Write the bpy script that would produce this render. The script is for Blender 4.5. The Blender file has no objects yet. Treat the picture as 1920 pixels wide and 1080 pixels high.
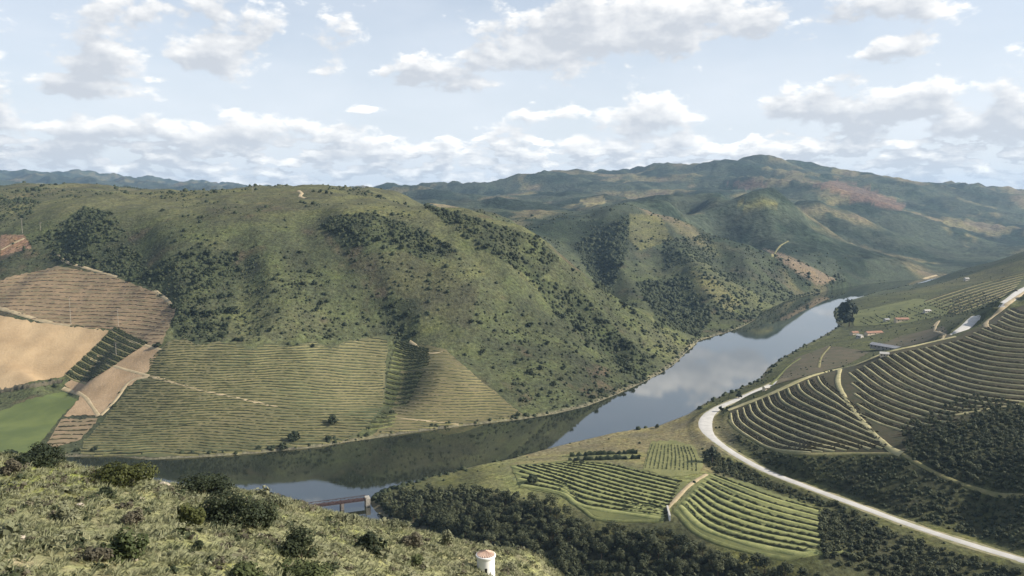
import bpy, math, random
import numpy as np
from mathutils import Vector
from mathutils.geometry import delaunay_2d_cdt

# ------------------------------------------------------------------ camera, sky, sun, exposure
SC = bpy.context.scene
COL = SC.collection
F, H, VH = 1495.0, 200.0, 370.0                 # focal length in photo pixels, eye height over the river, horizon row
PITCH = math.atan((540 - VH) / F)
cam = bpy.data.objects.new('camera', bpy.data.cameras.new('camera'))
COL.objects.link(cam); SC.camera = cam
cam.data.sensor_width = 36; cam.data.lens = 36 * F / 1920
cam.data.clip_start = 0.5; cam.data.clip_end = 60000
cam.location = (0, 0, H); cam.rotation_euler = (math.pi / 2 - PITCH, 0, 0)

SUN_AZ, SUN_EL = math.radians(96), math.radians(34)     # azimuth clockwise from the view direction (+Y)
sun = bpy.data.objects.new('sun', bpy.data.lights.new('sun', 'SUN')); COL.objects.link(sun)
sun.data.energy = 5.0; sun.data.angle = math.radians(0.55); sun.data.color = (1, .93, .82)
sdir = Vector((math.sin(SUN_AZ) * math.cos(SUN_EL), math.cos(SUN_AZ) * math.cos(SUN_EL), math.sin(SUN_EL)))
sun.rotation_euler = sdir.to_track_quat('Z', 'Y').to_euler(); sun.location = (0, 0, 900)

W = bpy.data.worlds.new('World'); SC.world = W; W.use_nodes = True

class NT:
    """small helper for writing node trees"""
    def __init__(s, tree): s.t = tree; s.n = tree.nodes; s.l = tree.links
    def node(s, typ, **kw):
        n = s.n.new(typ)
        for k, v in kw.items(): setattr(n, k, v)
        return n
    def put(s, sock, v):
        if hasattr(v, 'is_output') or isinstance(v, bpy.types.NodeSocket): s.l.new(v, sock)
        else: sock.default_value = v
    def m(s, op, a, b=0.0, c=None, clamp=False):
        n = s.node('ShaderNodeMath', operation=op, use_clamp=clamp)
        s.put(n.inputs[0], a); s.put(n.inputs[1], b)
        if c is not None: s.put(n.inputs[2], c)
        return n.outputs[0]
    def comb(s, x, y, z=0.0):
        n = s.node('ShaderNodeCombineXYZ')
        for i, v in enumerate((x, y, z)): s.put(n.inputs[i], v)
        return n.outputs[0]
    def noise(s, vec, scale, detail=4, rough=.55, dist=0.0, col=False, dim='3D'):
        n = s.node('ShaderNodeTexNoise', noise_dimensions=dim)
        if vec is not None: s.l.new(vec, n.inputs['Vector'])
        n.inputs['Scale'].default_value = scale; n.inputs['Detail'].default_value = detail
        n.inputs['Roughness'].default_value = rough; n.inputs['Distortion'].default_value = dist
        return n.outputs[1 if col else 0]
    def ramp(s, fac, lo, hi, a=0.0, b=1.0, smooth=True):
        n = s.node('ShaderNodeMapRange', interpolation_type='SMOOTHSTEP' if smooth else 'LINEAR')
        s.put(n.inputs[0], fac); s.put(n.inputs[1], lo); s.put(n.inputs[2], hi); s.put(n.inputs[3], a); s.put(n.inputs[4], b)
        return n.outputs[0]
    def mix(s, fac, a, b, mode='MIX'):
        n = s.node('ShaderNodeMix', data_type='RGBA', blend_type=mode)
        s.put(n.inputs[0], fac)
        s.put(n.inputs[6], a if isinstance(a, bpy.types.NodeSocket) else (*a, 1))
        s.put(n.inputs[7], b if isinstance(b, bpy.types.NodeSocket) else (*b, 1))
        return n.outputs[2]

def pix_azel(u, v):
    a, b = (u - 960) / F, (540 - v) / F
    y = math.cos(PITCH) + b * math.sin(PITCH); z = -math.sin(PITCH) + b * math.cos(PITCH)
    return math.atan2(a, y), math.atan2(z, math.hypot(a, y))

def build_sky():
    t = NT(W.node_tree); t.n.clear()
    out = t.node('ShaderNodeOutputWorld'); bg = t.node('ShaderNodeBackground')
    sky = t.node('ShaderNodeTexSky', sky_type='NISHITA', sun_disc=False, sun_elevation=SUN_EL, sun_rotation=SUN_AZ,
                 altitude=300, air_density=1.0, dust_density=1.8, ozone_density=1.5)
    # cloud density as a function of azimuth and elevation (world directions)
    g = bpy.data.node_groups.new('cloud_density', 'ShaderNodeTree')
    for nm in ('az', 'el'): g.interface.new_socket(nm, in_out='INPUT', socket_type='NodeSocketFloat')
    g.interface.new_socket('density', in_out='OUTPUT', socket_type='NodeSocketFloat')
    q = NT(g); gi = q.node('NodeGroupInput'); go = q.node('NodeGroupOutput')
    az, el = gi.outputs[0], gi.outputs[1]
    wv = q.comb(q.m('ADD', az, 2.7), q.m('MULTIPLY', el, 1.9))
    n1 = q.noise(wv, 15, 6, .52, dim='2D'); n2 = q.noise(wv, 52, 4, .55, dim='2D')
    blobs = [  # u, v, half width, half height in photo pixels, strength
        (1010, 95, 150, 34, .62), (1130, 50, 160, 50, .75), (1290, 25, 190, 42, .62), (790, 132, 62, 22, .62), (905, 155, 75, 14, .42),
        (400, 95, 130, 34, .50), (190, 110, 110, 30, .46), (350, 30, 200, 40, .44), (130, 158, 110, 17, .55), (560, 120, 90, 22, .28),
        (1510, 190, 62, 24, .74), (1660, 205, 110, 34, .66), (1800, 232, 85, 30, .60), (1910, 245, 40, 26, .6), (1600, 238, 80, 12, .42),
        (1200, 225, 68, 32, .75), (1270, 258, 50, 15, .6), (1050, 213, 62, 13, .45), (1660, 15, 80, 26, .62), (1670, 85, 66, 17, .5),
        (690, 206, 40, 7, .48), (20, 215, 55, 32, .66), (150, 240, 130, 22, .62), (450, 255, 150, 26, .58), (560, 235, 40, 12, .4),
        (110, 285, 70, 18, .6), (700, 280, 130, 24, .55), (900, 295, 110, 18, .5), (1090, 268, 70, 16, .5), (1430, 280, 65, 22, .55),
        (1780, 290, 60, 10, .45), (1000, 190, 16, 8, .35), (300, 150, 50, 9, .36), (-200, 120, 150, 60, .6), (2150, 150, 160, 50, .6)]
    acc = None; pv = q.comb(az, el)
    for (u, v, sw, sh, st) in blobs:
        a0, e0 = pix_azel(u, v)
        vm = q.node('ShaderNodeVectorMath', operation='MULTIPLY_ADD'); q.l.new(pv, vm.inputs[0]); vm.inputs[1].default_value = (F / sw, F / sh, 0); vm.inputs[2].default_value = (-a0 * F / sw, -e0 * F / sh, 0)
        dt = q.node('ShaderNodeVectorMath', operation='DOT_PRODUCT'); q.l.new(vm.outputs[0], dt.inputs[0]); q.l.new(vm.outputs[0], dt.inputs[1])
        gz = q.m('MULTIPLY_ADD', dt.outputs['Value'], -.62, math.log(st)); acc = gz if acc is None else q.m('MAXIMUM', acc, gz)
    acc = q.m('EXPONENT', acc)
    # the low band of small broken clouds above the hills
    band = q.m('MULTIPLY', q.ramp(el, .0, .018), q.ramp(el, .10, .05))
    wb = q.comb(q.m('MULTIPLY', az, .9), q.m('MULTIPLY', el, 2.6))
    nb = q.noise(wb, 30, 5, .52, dim='2D')
    bandd = q.m('MULTIPLY', band, q.m('MULTIPLY', q.m('SUBTRACT', nb, .33), 2.6))
    # the sky above the frame: a broken layer of the same clouds
    pl = q.comb(q.m('DIVIDE', q.m('SINE', az), q.m('ADD', el, .25)), q.m('DIVIDE', q.m('COSINE', az), q.m('ADD', el, .25)), 3.0)
    up = q.m('MULTIPLY', q.ramp(el, .22, .34), q.m('MULTIPLY', q.m('SUBTRACT', q.noise(pl, 1.6, 4, .55), .52), 3.0))
    d = q.m('MAXIMUM', acc, q.m('MAXIMUM', bandd, up))
    d = q.m('ADD', d, q.m('MULTIPLY', q.m('SUBTRACT', n1, .5), 1.35))
    d = q.m('ADD', d, q.m('MULTIPLY', q.m('SUBTRACT', n2, .5), .42))
    q.l.new(d, go.inputs[0])
    geo = t.node('ShaderNodeTexCoord'); sp = t.node('ShaderNodeSeparateXYZ'); t.l.new(geo.outputs['Generated'], sp.inputs[0])
    AZ = t.m('ARCTAN2', sp.outputs[0], sp.outputs[1]); EL = t.m('ARCSINE', sp.outputs[2])
    def dens(da, de):
        n = t.node('ShaderNodeGroup'); n.node_tree = g
        t.put(n.inputs[0], t.m('ADD', AZ, da)); t.put(n.inputs[1], t.m('ADD', EL, de)); return n.outputs[0]
    d0, d1, d2 = dens(0, 0), dens(.005, .009), dens(.011, .021)
    cover = t.m('MULTIPLY', t.ramp(d0, .20, .45), t.ramp(EL, -.01, .012))
    thick = t.m('ADD', t.m('MULTIPLY', t.m('MAXIMUM', d1, 0.0), 1.0), t.m('MULTIPLY', t.m('MAXIMUM', d2, 0.0), 1.2))
    tone = t.ramp(t.noise(t.comb(AZ, t.m('MULTIPLY', EL, 2.0), 4.0), 3.4, 2, .5), .38, .62, 1.9, 1.05)
    lit = t.m('EXPONENT', t.m('MULTIPLY', t.m('MULTIPLY', thick, tone), -1.0))
    lit = t.m('ADD', lit, t.m('MULTIPLY', t.m('SUBTRACT', d0, d1), .45), clamp=True)
    ccol = t.mix(t.ramp(lit, .12, .85, smooth=False), (4.6, 4.85, 5.25), (9.0, 8.8, 8.45))
    # thin high veil, whiter towards the horizon
    veil = t.m('ADD', t.ramp(EL, .42, .0, .08, .72), t.m('MULTIPLY', t.noise(t.comb(AZ, t.m('MULTIPLY', EL, 3.0)), 5, 3, .6, dim='2D'), .30), clamp=True)
    veil = t.m('MULTIPLY', veil, t.ramp(EL, -.05, .02))
    base = t.mix(veil, sky.outputs[0], (6.5, 6.85, 7.35))
    col = t.mix(t.m('MULTIPLY', cover, .93), base, ccol)
    t.l.new(col, bg.inputs[0]); bg.inputs[1].default_value = 0.1
    t.l.new(bg.outputs[0], out.inputs[0])
build_sky()

SC.view_settings.view_transform = 'Standard'; SC.view_settings.look = 'None'
SC.view_settings.exposure = 0.5; SC.view_settings.gamma = 1.0
SC.render.engine = 'CYCLES'
SC.cycles.use_denoising = True; SC.cycles.use_adaptive_sampling = True; SC.cycles.adaptive_threshold = .015
SC.cycles.max_bounces = 5; SC.cycles.diffuse_bounces = 2; SC.cycles.glossy_bounces = 3
SC.cycles.volume_bounces = 0; SC.cycles.transparent_max_bounces = 8

# ------------------------------------------------------------------ helpers
rng = np.random.default_rng(7)
random.seed(7)

def ray(u, v):
    """photo pixel -> (X/Y, (Z-H)/Y) of its line of sight"""
    a = (np.asarray(u, float) - 960) / F; b = (540 - np.asarray(v, float)) / F
    y = math.cos(PITCH) + b * math.sin(PITCH); z = -math.sin(PITCH) + b * math.cos(PITCH)
    return a / y, z / y

def project(X, Y, Z):
    dz = Z - H
    depth = Y * math.cos(PITCH) - dz * math.sin(PITCH); up = Y * math.sin(PITCH) + dz * math.cos(PITCH)
    depth = np.maximum(depth, 1e-3)
    return 960 + F * X / depth, 540 - F * up / depth

def sstep(x, a, b):
    t = np.clip((x - a) / (b - a), 0, 1); return t * t * (3 - 2 * t)

_perm = np.random.default_rng(3).permutation(4096).astype(np.int64)
_ga = np.random.default_rng(4).uniform(0, 2 * math.pi, 4096); _gx, _gy = np.cos(_ga), np.sin(_ga)
def perlin(x, y):
    xi = np.floor(x).astype(np.int64); yi = np.floor(y).astype(np.int64); xf = x - xi; yf = y - yi
    u = xf ** 3 * (xf * (xf * 6 - 15) + 10); w = yf ** 3 * (yf * (yf * 6 - 15) + 10)
    def g(ix, iy, fx, fy):
        h = _perm[(_perm[ix & 4095] + iy) & 4095]; return _gx[h] * fx + _gy[h] * fy
    n00 = g(xi, yi, xf, yf); n10 = g(xi + 1, yi, xf - 1, yf); n01 = g(xi, yi + 1, xf, yf - 1); n11 = g(xi + 1, yi + 1, xf - 1, yf - 1)
    return (n00 * (1 - u) + n10 * u) * (1 - w) + (n01 * (1 - u) + n11 * u) * w
def fbm(x, y, wl, octv=4, gain=.5, ridged=False):
    s = 0; amp = 1.0; f = 1.0 / wl; tot = 0
    for o in range(octv):
        p = perlin(x * f + 17.3 * o, y * f - 9.1 * o) * 1.5
        if ridged: p = 1 - 2 * np.abs(p)
        s = s + p * amp; tot += amp; amp *= gain; f *= 2.03
    return s / tot

def in_poly(px, py, poly):
    ins = np.zeros(px.shape, bool); n = len(poly)
    for i in range(n):
        x0, y0 = poly[i]; x1, y1 = poly[(i + 1) % n]
        if y0 == y1: continue
        c = ((y0 > py) != (y1 > py)) & (px < (x1 - x0) * (py - y0) / (y1 - y0) + x0)
        ins ^= c
    return ins
def seg_dist(px, py, line, vals=None, closed=False):
    """distance to a polyline, and optionally the value interpolated along it and the side (+ = right of travel)"""
    best = np.full(px.shape, 1e18); val = np.zeros(px.shape); side = np.zeros(px.shape)
    n = len(line); rngi = range(n if closed else n - 1)
    for i in rngi:
        j = (i + 1) % n
        x0, y0 = line[i][:2]; x1, y1 = line[j][:2]; dx, dy = x1 - x0, y1 - y0; L = dx * dx + dy * dy + 1e-9
        t = np.clip(((px - x0) * dx + (py - y0) * dy) / L, 0, 1)
        ex = px - x0 - t * dx; ey = py - y0 - t * dy; d = ex * ex + ey * ey
        m = d < best; best = np.where(m, d, best)
        if vals is not None: val = np.where(m, vals[i] + t * (vals[j] - vals[i]), val)
        side = np.where(m, dy * ex - dx * ey, side)
    return np.sqrt(best), val, side

def smooth_line(pts, step):
    pts = np.array(pts, float); n = len(pts)
    ext = np.vstack([2 * pts[0] - pts[1], pts, 2 * pts[-1] - pts[-2]]); out = []
    for i in range(1, n):
        p0, p1, p2, p3 = ext[i - 1], ext[i], ext[i + 1], ext[i + 2]
        k = max(2, int(np.linalg.norm(p2 - p1) / step))
        for t in np.arange(k) / k:
            out.append(.5 * (2 * p1 + (p2 - p0) * t + (2 * p0 - 5 * p1 + 4 * p2 - p3) * t * t + (3 * p1 - p0 - 3 * p2 + p3) * t ** 3))
    out.append(pts[-1]); return np.array(out)

# ------------------------------------------------------------------ terrain control points, from the photograph's lines of sight
CP = []
def P(u, v, Y):
    a, e = ray(u, v); CP.append((float(a), Y, H + float(e) * Y))
def PZ(u, v, z):
    a, e = ray(u, v); CP.append((float(a), (z - H) / float(e), z))
def WA(u, Y, z): CP.append(((u - 960) / F, Y, z))
def water_xy(u, v):
    a, e = ray(u, v); Y = -H / float(e); return float(a) * Y, Y
# near hillside
for u, Y in ((-500, 44), (-250, 50), (0, 55), (250, 60), (500, 70), (750, 95), (900, 118), (1000, 142)): P(u, 1080, Y)
for u, v, Y in ((-400, 1400, 26), (0, 1300, 38), (500, 1300, 45), (900, 1300, 70), (1300, 1300, 120), (1700, 1300, 160), (2100, 1300, 170), (2500, 1300, 180)): P(u, v, Y)
for u, v, Y in ((-400, 930, 78), (0, 960, 78), (250, 980, 80), (500, 1000, 92), (750, 1030, 118), (120, 905, 96), (380, 950, 98)): P(u, v, Y)
for u, v, Y in ((-500, 800, 122), (-250, 825, 116), (0, 853, 112), (100, 869, 112), (200, 887, 112), (300, 908, 114), (400, 919, 118), (500, 931, 122), (600, 955, 128),
                (700, 985, 138), (800, 1010, 146), (900, 1034, 152), (1000, 1080, 160)): P(u, v, Y)
for u, dz in ((-900, 0), (-400, 0), (0, 0), (250, -3), (500, -12), (750, -20), (1000, -25)):
    WA(u, 165, 132 + dz); WA(u, 220, 92 + dz); WA(u, 320, 48 + dz * .8 if u < 900 else 20)
    if u < 700: WA(u, 420, 16)
for u in (1300, 1600, 2000, 2500): WA(u, 200, 55); WA(u, 260, 25)
for u in (-800, -200, 400, 960, 1500, 2000, 2700): WA(u, 12, 188); WA(u, 25, 182); WA(u, 36, 178 - max(0, u - 500) * .006)
WA(1500, 60, 160)
# the tongue of land with the lower vineyards and the wood
for u, v, z in ((960, 880, 9), (1100, 870, 13), (1200, 905, 19), (1250, 960, 20), (1100, 950, 15), (1000, 920, 11), (1320, 880, 20), (1450, 1000, 24), (1400, 930, 25),
                (1550, 1050, 23), (1280, 830, 12), (1200, 820, 7), (1100, 845, 5), (1340, 840, 16), (1100, 1020, 8), (1300, 1080, 11), (1000, 1000, 6), (900, 970, 5),
                (800, 940, 4), (1500, 1100, 15), (1700, 1080, 17), (1650, 1000, 23), (1450, 1140, 8), (1700, 1150, 10)): PZ(u, v, z)
ROAD = [(1470, 712, 15), (1430, 728, 15), (1385, 748, 15), (1345, 766, 15), (1324, 786, 15), (1328, 812, 15.5), (1368, 845, 17), (1430, 880, 19), (1500, 908, 20.5),
        (1600, 945, 22), (1700, 982, 23), (1800, 1015, 24), (1920, 1051, 25), (2050, 1087, 26), (2250, 1135, 27)]
for u, v, z in ROAD: PZ(u, v, z)
# the vineyard spur above the road
for u, v, Y in ((1370, 785, 640), (1440, 835, 562), (1500, 850, 512), (1690, 850, 476), (1560, 760, 590), (1660, 662, 705), (1500, 708, 690), (1400, 742, 712), (1600, 688, 696),
                (1750, 700, 640), (1850, 760, 530), (1920, 720, 560), (1800, 622, 760), (1920, 600, 725), (1920, 660, 640), (1700, 790, 530), (1800, 850, 460), (1920, 900, 420),
                (1920, 800, 490), (1750, 920, 440), (1600, 890, 475), (1850, 980, 412), (1920, 545, 880), (1870, 590, 800), (2100, 560, 800), (2100, 700, 560), (2100, 900, 420),
                (2400, 600, 700), (2400, 900, 400)): P(u, v, Y)
WA(1500, 770, 20); WA(1600, 780, 26); WA(1700, 800, 34)
# the riverside plain behind it
for u, v, z in ((1550, 680, 16), (1480, 690, 8), (1620, 640, 19), (1700, 640, 27), (1740, 600, 30), (1650, 580, 17), (1800, 560, 44), (1700, 545, 21), (1780, 520, 24),
                (1850, 520, 50), (1920, 490, 78), (1620, 560, 14)): PZ(u, v, z)
for u, v, Y in ((1800, 506, 1800), (1860, 491, 1780), (1920, 473, 1750), (2100, 435, 1700), (2100, 480, 1450)): P(u, v, Y)
# the big hill on the left bank
for u, v, Y in ((0, 740, 745), (0, 640, 830), (0, 580, 890), (0, 500, 970), (0, 440, 1060), (0, 380, 1300), (0, 352, 1700),
                (150, 780, 690), (130, 700, 765), (200, 640, 810), (150, 560, 885), (150, 500, 940), (180, 420, 1015), (150, 372, 1250), (100, 345, 1700), (230, 352, 1650),
                (300, 760, 692), (300, 660, 775), (320, 580, 838), (300, 500, 905), (350, 430, 980), (350, 388, 1130), (350, 367, 1550),
                (450, 760, 692), (450, 680, 755), (450, 600, 820), (450, 520, 890), (480, 440, 965), (500, 392, 1070), (470, 358, 1500),
                (600, 740, 720), (600, 650, 800), (600, 550, 880), (600, 450, 958), (600, 392, 1030), (540, 351, 1500), (640, 359, 1480),
                (740, 620, 850), (850, 700, 770), (820, 640, 840), (740, 520, 912), (750, 430, 990), (700, 390, 1095), (740, 367, 1450),
                (900, 740, 742), (900, 660, 830), (900, 580, 878), (900, 500, 930), (900, 430, 1000), (850, 390, 1110),
                (1000, 700, 800), (1000, 600, 900), (1000, 520, 980), (1000, 440, 1040), (930, 412, 1060),
                (1100, 700, 830), (1100, 620, 930), (1100, 510, 1050), (1160, 548, 1062), (1250, 605, 1078), (1200, 650, 950),
                (-300, 740, 760), (-300, 580, 960), (-300, 440, 1200), (-300, 352, 1800), (-600, 600, 960), (-600, 400, 1300)): P(u, v, Y)
for u, Y, z in ((1100, 1230, 55), (1000, 1300, 92), (1200, 1180, 28), (900, 1360, 135), (820, 1500, 160), (1290, 1170, 4), (0, 2200, 195), (300, 2200, 180), (600, 2100, 185), (740, 2000, 170), (-400, 2300, 190)): WA(u, Y, z)
# the second hill and the ridges behind
for u, v, Y in ((1200, 389, 1950), (1130, 430, 1750), (1080, 460, 1600), (1150, 500, 1500), (1200, 560, 1320), (1250, 520, 1450), (1250, 450, 1700), (1300, 500, 1480),
                (1310, 545, 1400), (1350, 580, 1330), (1300, 425, 1850), (1400, 465, 1750), (1500, 512, 1700), (1580, 538, 1720), (1400, 540, 1480),
                (900, 396, 1480), (960, 418, 1480), (1040, 402, 2050), (990, 397, 2100), (1100, 396, 2150), (1270, 402, 2150), (1090, 368, 2900), (1000, 382, 2800), (1200, 376, 2600),
                (1300, 402, 2450), (1360, 385, 2450), (1420, 374, 2420), (1470, 396, 2280), (1557, 448, 2090), (1640, 480, 2020),
                (1350, 377, 2450), (1260, 380, 2500), (1530, 392, 2950), (1600, 422, 2800), (1680, 458, 2650), (1750, 490, 2500), (1500, 358, 3900), (1570, 366, 3800), (1640, 386, 3650), (1720, 415, 3450), (1800, 450, 3250), (1880, 478, 3100), (1700, 372, 4400), (1780, 388, 4250), (1850, 408, 4150), (1930, 432, 4000),
                (1100, 356, 3800), (1300, 362, 3900), (1400, 348, 4200), (850, 376, 3500), (2100, 420, 3300)): P(u, v, Y)
for u, Y, z in ((1300, 2120, 85), (1400, 2020, 86), (1480, 1900, 60), (1500, 2650, 85), (1600, 2430, 35), (1690, 2300, 10), (1600, 3200, 95), (1700, 3050, 40), (1780, 2850, 8), (1700, 4000, 110), (1820, 3750, 50), (1900, 3500, 15), (1100, 2450, 120), (950, 1800, 118), (1400, 3000, 110), (1200, 3100, 130), (1900, 2600, 4)): WA(u, Y, z)
for u, v in ((740, 366), (860, 370), (960, 361), (1000, 350), (1040, 340), (1080, 331), (1120, 326), (1180, 331), (1240, 322), (1290, 330), (1360, 316), (1430, 313), (1500, 324),
             (1560, 329), (1640, 338), (1700, 351), (1740, 361), (1830, 366), (1920, 371), (2100, 372), (2400, 372)): P(u, v, 5000)
for u in (700, 900, 1200, 1500, 1800, 2200): WA(u, 7000, 120); WA(u, 11000, 100)
for u, v in ((-300, 340), (-100, 338), (0, 342), (100, 335), (180, 336), (230, 340), (280, 351), (340, 348), (400, 356), (450, 359), (600, 366)): P(u, v, 9000)
for u in (-300, 100, 450): WA(u, 4500, 170); WA(u, 11000, 150)
# the river
FAR_SHORE = [(280, 862), (400, 856), (480, 850), (600, 838), (650, 829), (700, 822), (780, 810), (850, 801), (920, 793), (980, 786), (1040, 776), (1100, 762), (1160, 738), (1200, 720),
             (1240, 699), (1268, 680), (1290, 657), (1310, 639), (1350, 627), (1390, 614), (1415, 600), (1428, 582), (1470, 566), (1530, 549), (1620, 533), (1700, 525), (1800, 517), (1930, 508), (2300, 500)]
RIGHT_SHORE = [(2300, 506), (1930, 516), (1800, 523), (1720, 532), (1640, 549), (1585, 566), (1562, 585), (1572, 612), (1540, 632), (1500, 652), (1465, 672), (1440, 690), (1424, 712), (1370, 735), (1320, 757),
               (1290, 777), (1230, 800), (1150, 812), (1090, 826), (1040, 838), (960, 860), (900, 872), (800, 897), (720, 922), (692, 940), (705, 960), (755, 986), (850, 1010), (920, 1040), (1000, 1090), (1150, 1160), (1400, 1260)]
far_w = [water_xy(u, v) for u, v in FAR_SHORE]; right_w = [water_xy(u, v) for u, v in RIGHT_SHORE]
near_w = [(160, 270), (60, 325), (10, 365), (-12, 400), (-47, 435), (-80, 452), (-115, 470), (-147, 478), (-200, 488), (-320, 500), (-520, 505)]
RIVER = [(-600, 585), (-400, 596), (-310, 602)] + far_w + right_w + near_w
for x, y in far_w + right_w + near_w + RIVER[:3]: CP.append((x / y, y, 0.0))

ctrl = np.array(CP); CA, CL, CZ = ctrl[:, 0], np.log(ctrl[:, 1]), ctrl[:, 2]
SOFT = .035
A = np.sqrt((CA[:, None] - CA) ** 2 + (CL[:, None] - CL) ** 2 + SOFT ** 2)
N = len(CA); Pm = np.stack([np.ones(N), CA, CL], 1)
big = np.block([[A + 0.0 * np.eye(N), Pm], [Pm.T, np.zeros((3, 3))]])
sol = np.linalg.solve(big + 1e-9 * np.eye(N + 3), np.concatenate([CZ, np.zeros(3)]))
def rbf(a, l):
    out = sol[N] + sol[N + 1] * a + sol[N + 2] * l
    for i in range(0, N): out = out + sol[i] * np.sqrt((a - CA[i]) ** 2 + (l - CL[i]) ** 2 + SOFT ** 2)
    return out

acol = np.concatenate([np.linspace(-1.05, -.70, 36, endpoint=False), np.linspace(-.70, .70, 720, endpoint=False), np.linspace(.70, 1.05, 37)])
yrow = np.exp(np.concatenate([np.linspace(math.log(14), math.log(40), 26, endpoint=False), np.linspace(math.log(40), math.log(170), 170, endpoint=False),
        np.linspace(math.log(170), math.log(370), 36, endpoint=False), np.linspace(math.log(370), math.log(1150), 380, endpoint=False),
        np.linspace(math.log(1150), math.log(2100), 130, endpoint=False), np.linspace(math.log(2100), math.log(11500), 130)]))
NA, NR = len(acol), len(yrow)
AA, YY = np.meshgrid(acol, yrow); XX = AA * YY
ZZ = np.zeros_like(AA)
for r0 in range(0, NR, 120): ZZ[r0:r0 + 120] = rbf(AA[r0:r0 + 120], np.log(YY[r0:r0 + 120]))

# ---- gullies and relief
def hit0(u, v, y0):      # pixel on the still smooth terrain
    return raycast(np.array([u], float), np.array([v], float), y0)[0]
def raycast(u, v, y0=300.0):
    a, e = ray(u, v)
    ci = np.interp(a, acol, np.arange(NA)); c0 = np.clip(ci.astype(int), 0, NA - 2); w = ci - c0
    r0 = int(np.searchsorted(yrow, y0))
    Zc = ZZ[r0:, c0] * (1 - w) + ZZ[r0:, c0 + 1] * w
    g = (Zc - H) / yrow[r0:, None] - e
    k = np.argmax(g >= 0, axis=0); none = ~(g >= 0).any(axis=0)
    kb = np.argmax(np.where(yrow[r0:, None] < 3500, g, -9), axis=0)
    k = np.where(none, kb, k)
    kp = np.maximum(k - 1, 0); idx = np.arange(len(a)); g1 = g[k, idx]; g0 = g[kp, idx]
    t = np.where((k > 0) & ~none, -g0 / np.where(np.abs(g1 - g0) < 1e-9, 1, g1 - g0), 1.0); t = np.clip(t, 0, 1)
    Y = yrow[r0 + kp] * (1 - t) + yrow[r0 + k] * t; Z = Zc[kp, idx] * (1 - t) + Zc[k, idx] * t
    return np.stack([a * Y, Y, Z], 1)
def Zat(X, Y):
    X = np.asarray(X, float); Y = np.asarray(Y, float)
    ci = np.clip(np.interp(X / Y, acol, np.arange(NA)), 0, NA - 1.001); ri = np.clip(np.interp(Y, yrow, np.arange(NR)), 0, NR - 1.001)
    c0 = ci.astype(int); r0 = ri.astype(int); w = ci - c0; h = ri - r0
    return (ZZ[r0, c0] * (1 - w) + ZZ[r0, c0 + 1] * w) * (1 - h) + (ZZ[r0 + 1, c0] * (1 - w) + ZZ[r0 + 1, c0 + 1] * w) * h

GULLIES = [  # photo pixels down the gully, depth m, half width m to the left and to the right of it
    ([(640, 470), (690, 540), (735, 615), (745, 660), (735, 720), (728, 762), (695, 808)], 17, 80, 27),
    ([(300, 560), (255, 590), (205, 625), (160, 675), (120, 716), (60, 745)], 17, 75, 22),
    ([(1000, 470), (1060, 530), (1120, 610), (1190, 690)], 16, 60, 24),
    ([(215, 400), (245, 450), (285, 530), (325, 620)], 20, 90, 34),
    ([(420, 420), (440, 480), (450, 560), (440, 640)], 16, 90, 30),
    ([(800, 400), (880, 460), (950, 560), (1000, 660)], 11, 70, 24),
    ([(570, 385), (600, 420), (640, 470), (680, 520)], 12, 70, 24),
    ([(100, 400), (110, 440), (130, 490)], 14, 70, 30),
    ([(1090, 410), (1110, 460), (1150, 540), (1210, 610)], 34, 120, 48),
    ([(1225, 420), (1240, 470), (1275, 530), (1300, 590)], 26, 90, 42),
    ([(1320, 445), (1370, 500), (1420, 555)], 20, 80, 40),
    ([(1430, 480), (1480, 515), (1520, 535)], 14, 60, 34),
    ([(1300, 395), (1380, 432), (1460, 472), (1530, 502)], 26, 150, 60),
    ([(1480, 400), (1560, 445), (1640, 485)], 34, 150, 60)]
region = (YY > 560) & (YY < 2600)
CARVE = np.zeros_like(ZZ)
for line, dep, wl, wr in GULLIES:
    w3 = raycast(np.array([p[0] for p in line], float), np.array([p[1] for p in line], float), 560)
    w3 = smooth_line(w3, 15.0); m = region & (np.abs(YY - w3[:, 1].mean()) < 700)
    d, tv, side = seg_dist(XX[m], YY[m], [tuple(p[:2]) for p in w3], np.linspace(0, 1, len(w3)))
    side = side / 15.0
    wd = wr + (wl - wr) / (1 + np.exp(-np.clip(side, -60, 60) / 6))
    CARVE[m] = np.maximum(CARVE[m], dep * np.exp(-(d / wd) ** 2 * 1.4) * sstep(ZZ[m], 2, 25) * sstep(tv, 0, .35) * sstep(tv, 1, .8))
def blur(A, k):
    for ax in (0, 1):
        P_ = np.pad(A, [(k, k) if i == ax else (0, 0) for i in (0, 1)], mode='edge'); C_ = np.cumsum(P_, axis=ax); C_ = np.insert(C_, 0, 0, axis=ax)
        hi_ = np.take(C_, range(2 * k + 1, C_.shape[ax]), axis=ax); lo_ = np.take(C_, range(0, C_.shape[ax] - 2 * k - 1), axis=ax); A = (hi_ - lo_) / (2 * k + 1)
    return A
ZZ -= blur(blur(CARVE, 3), 3)
def beyond_river(X, Y):     # on the far (left) bank
    return Y > np.interp(X, [-700, -300, -100, 0, 100, 180, 260, 390, 500, 780, 1100], [545, 550, 590, 660, 730, 830, 960, 1250, 1500, 1800, 2100])
left_side = beyond_river(XX, YY)
wild = sstep(ZZ, 3, 30)
lowpl = (~left_side) & (YY < 2100)
lw = np.where(left_side, 0, sstep(YY, 2500, 1700))
amp = np.where(YY < 170, .5, np.where(YY < 520, 1.0, 6.5 + (.8 - 6.5) * lw))
amp = amp * np.where(YY > 520, np.clip(YY / 1000, .6, 1.6), 1)
n_mid = fbm(XX, YY, 160, 4, .5); n_fine = fbm(XX, YY, 28, 3, .5)
far = sstep(YY, 1850, 2700)
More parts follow.
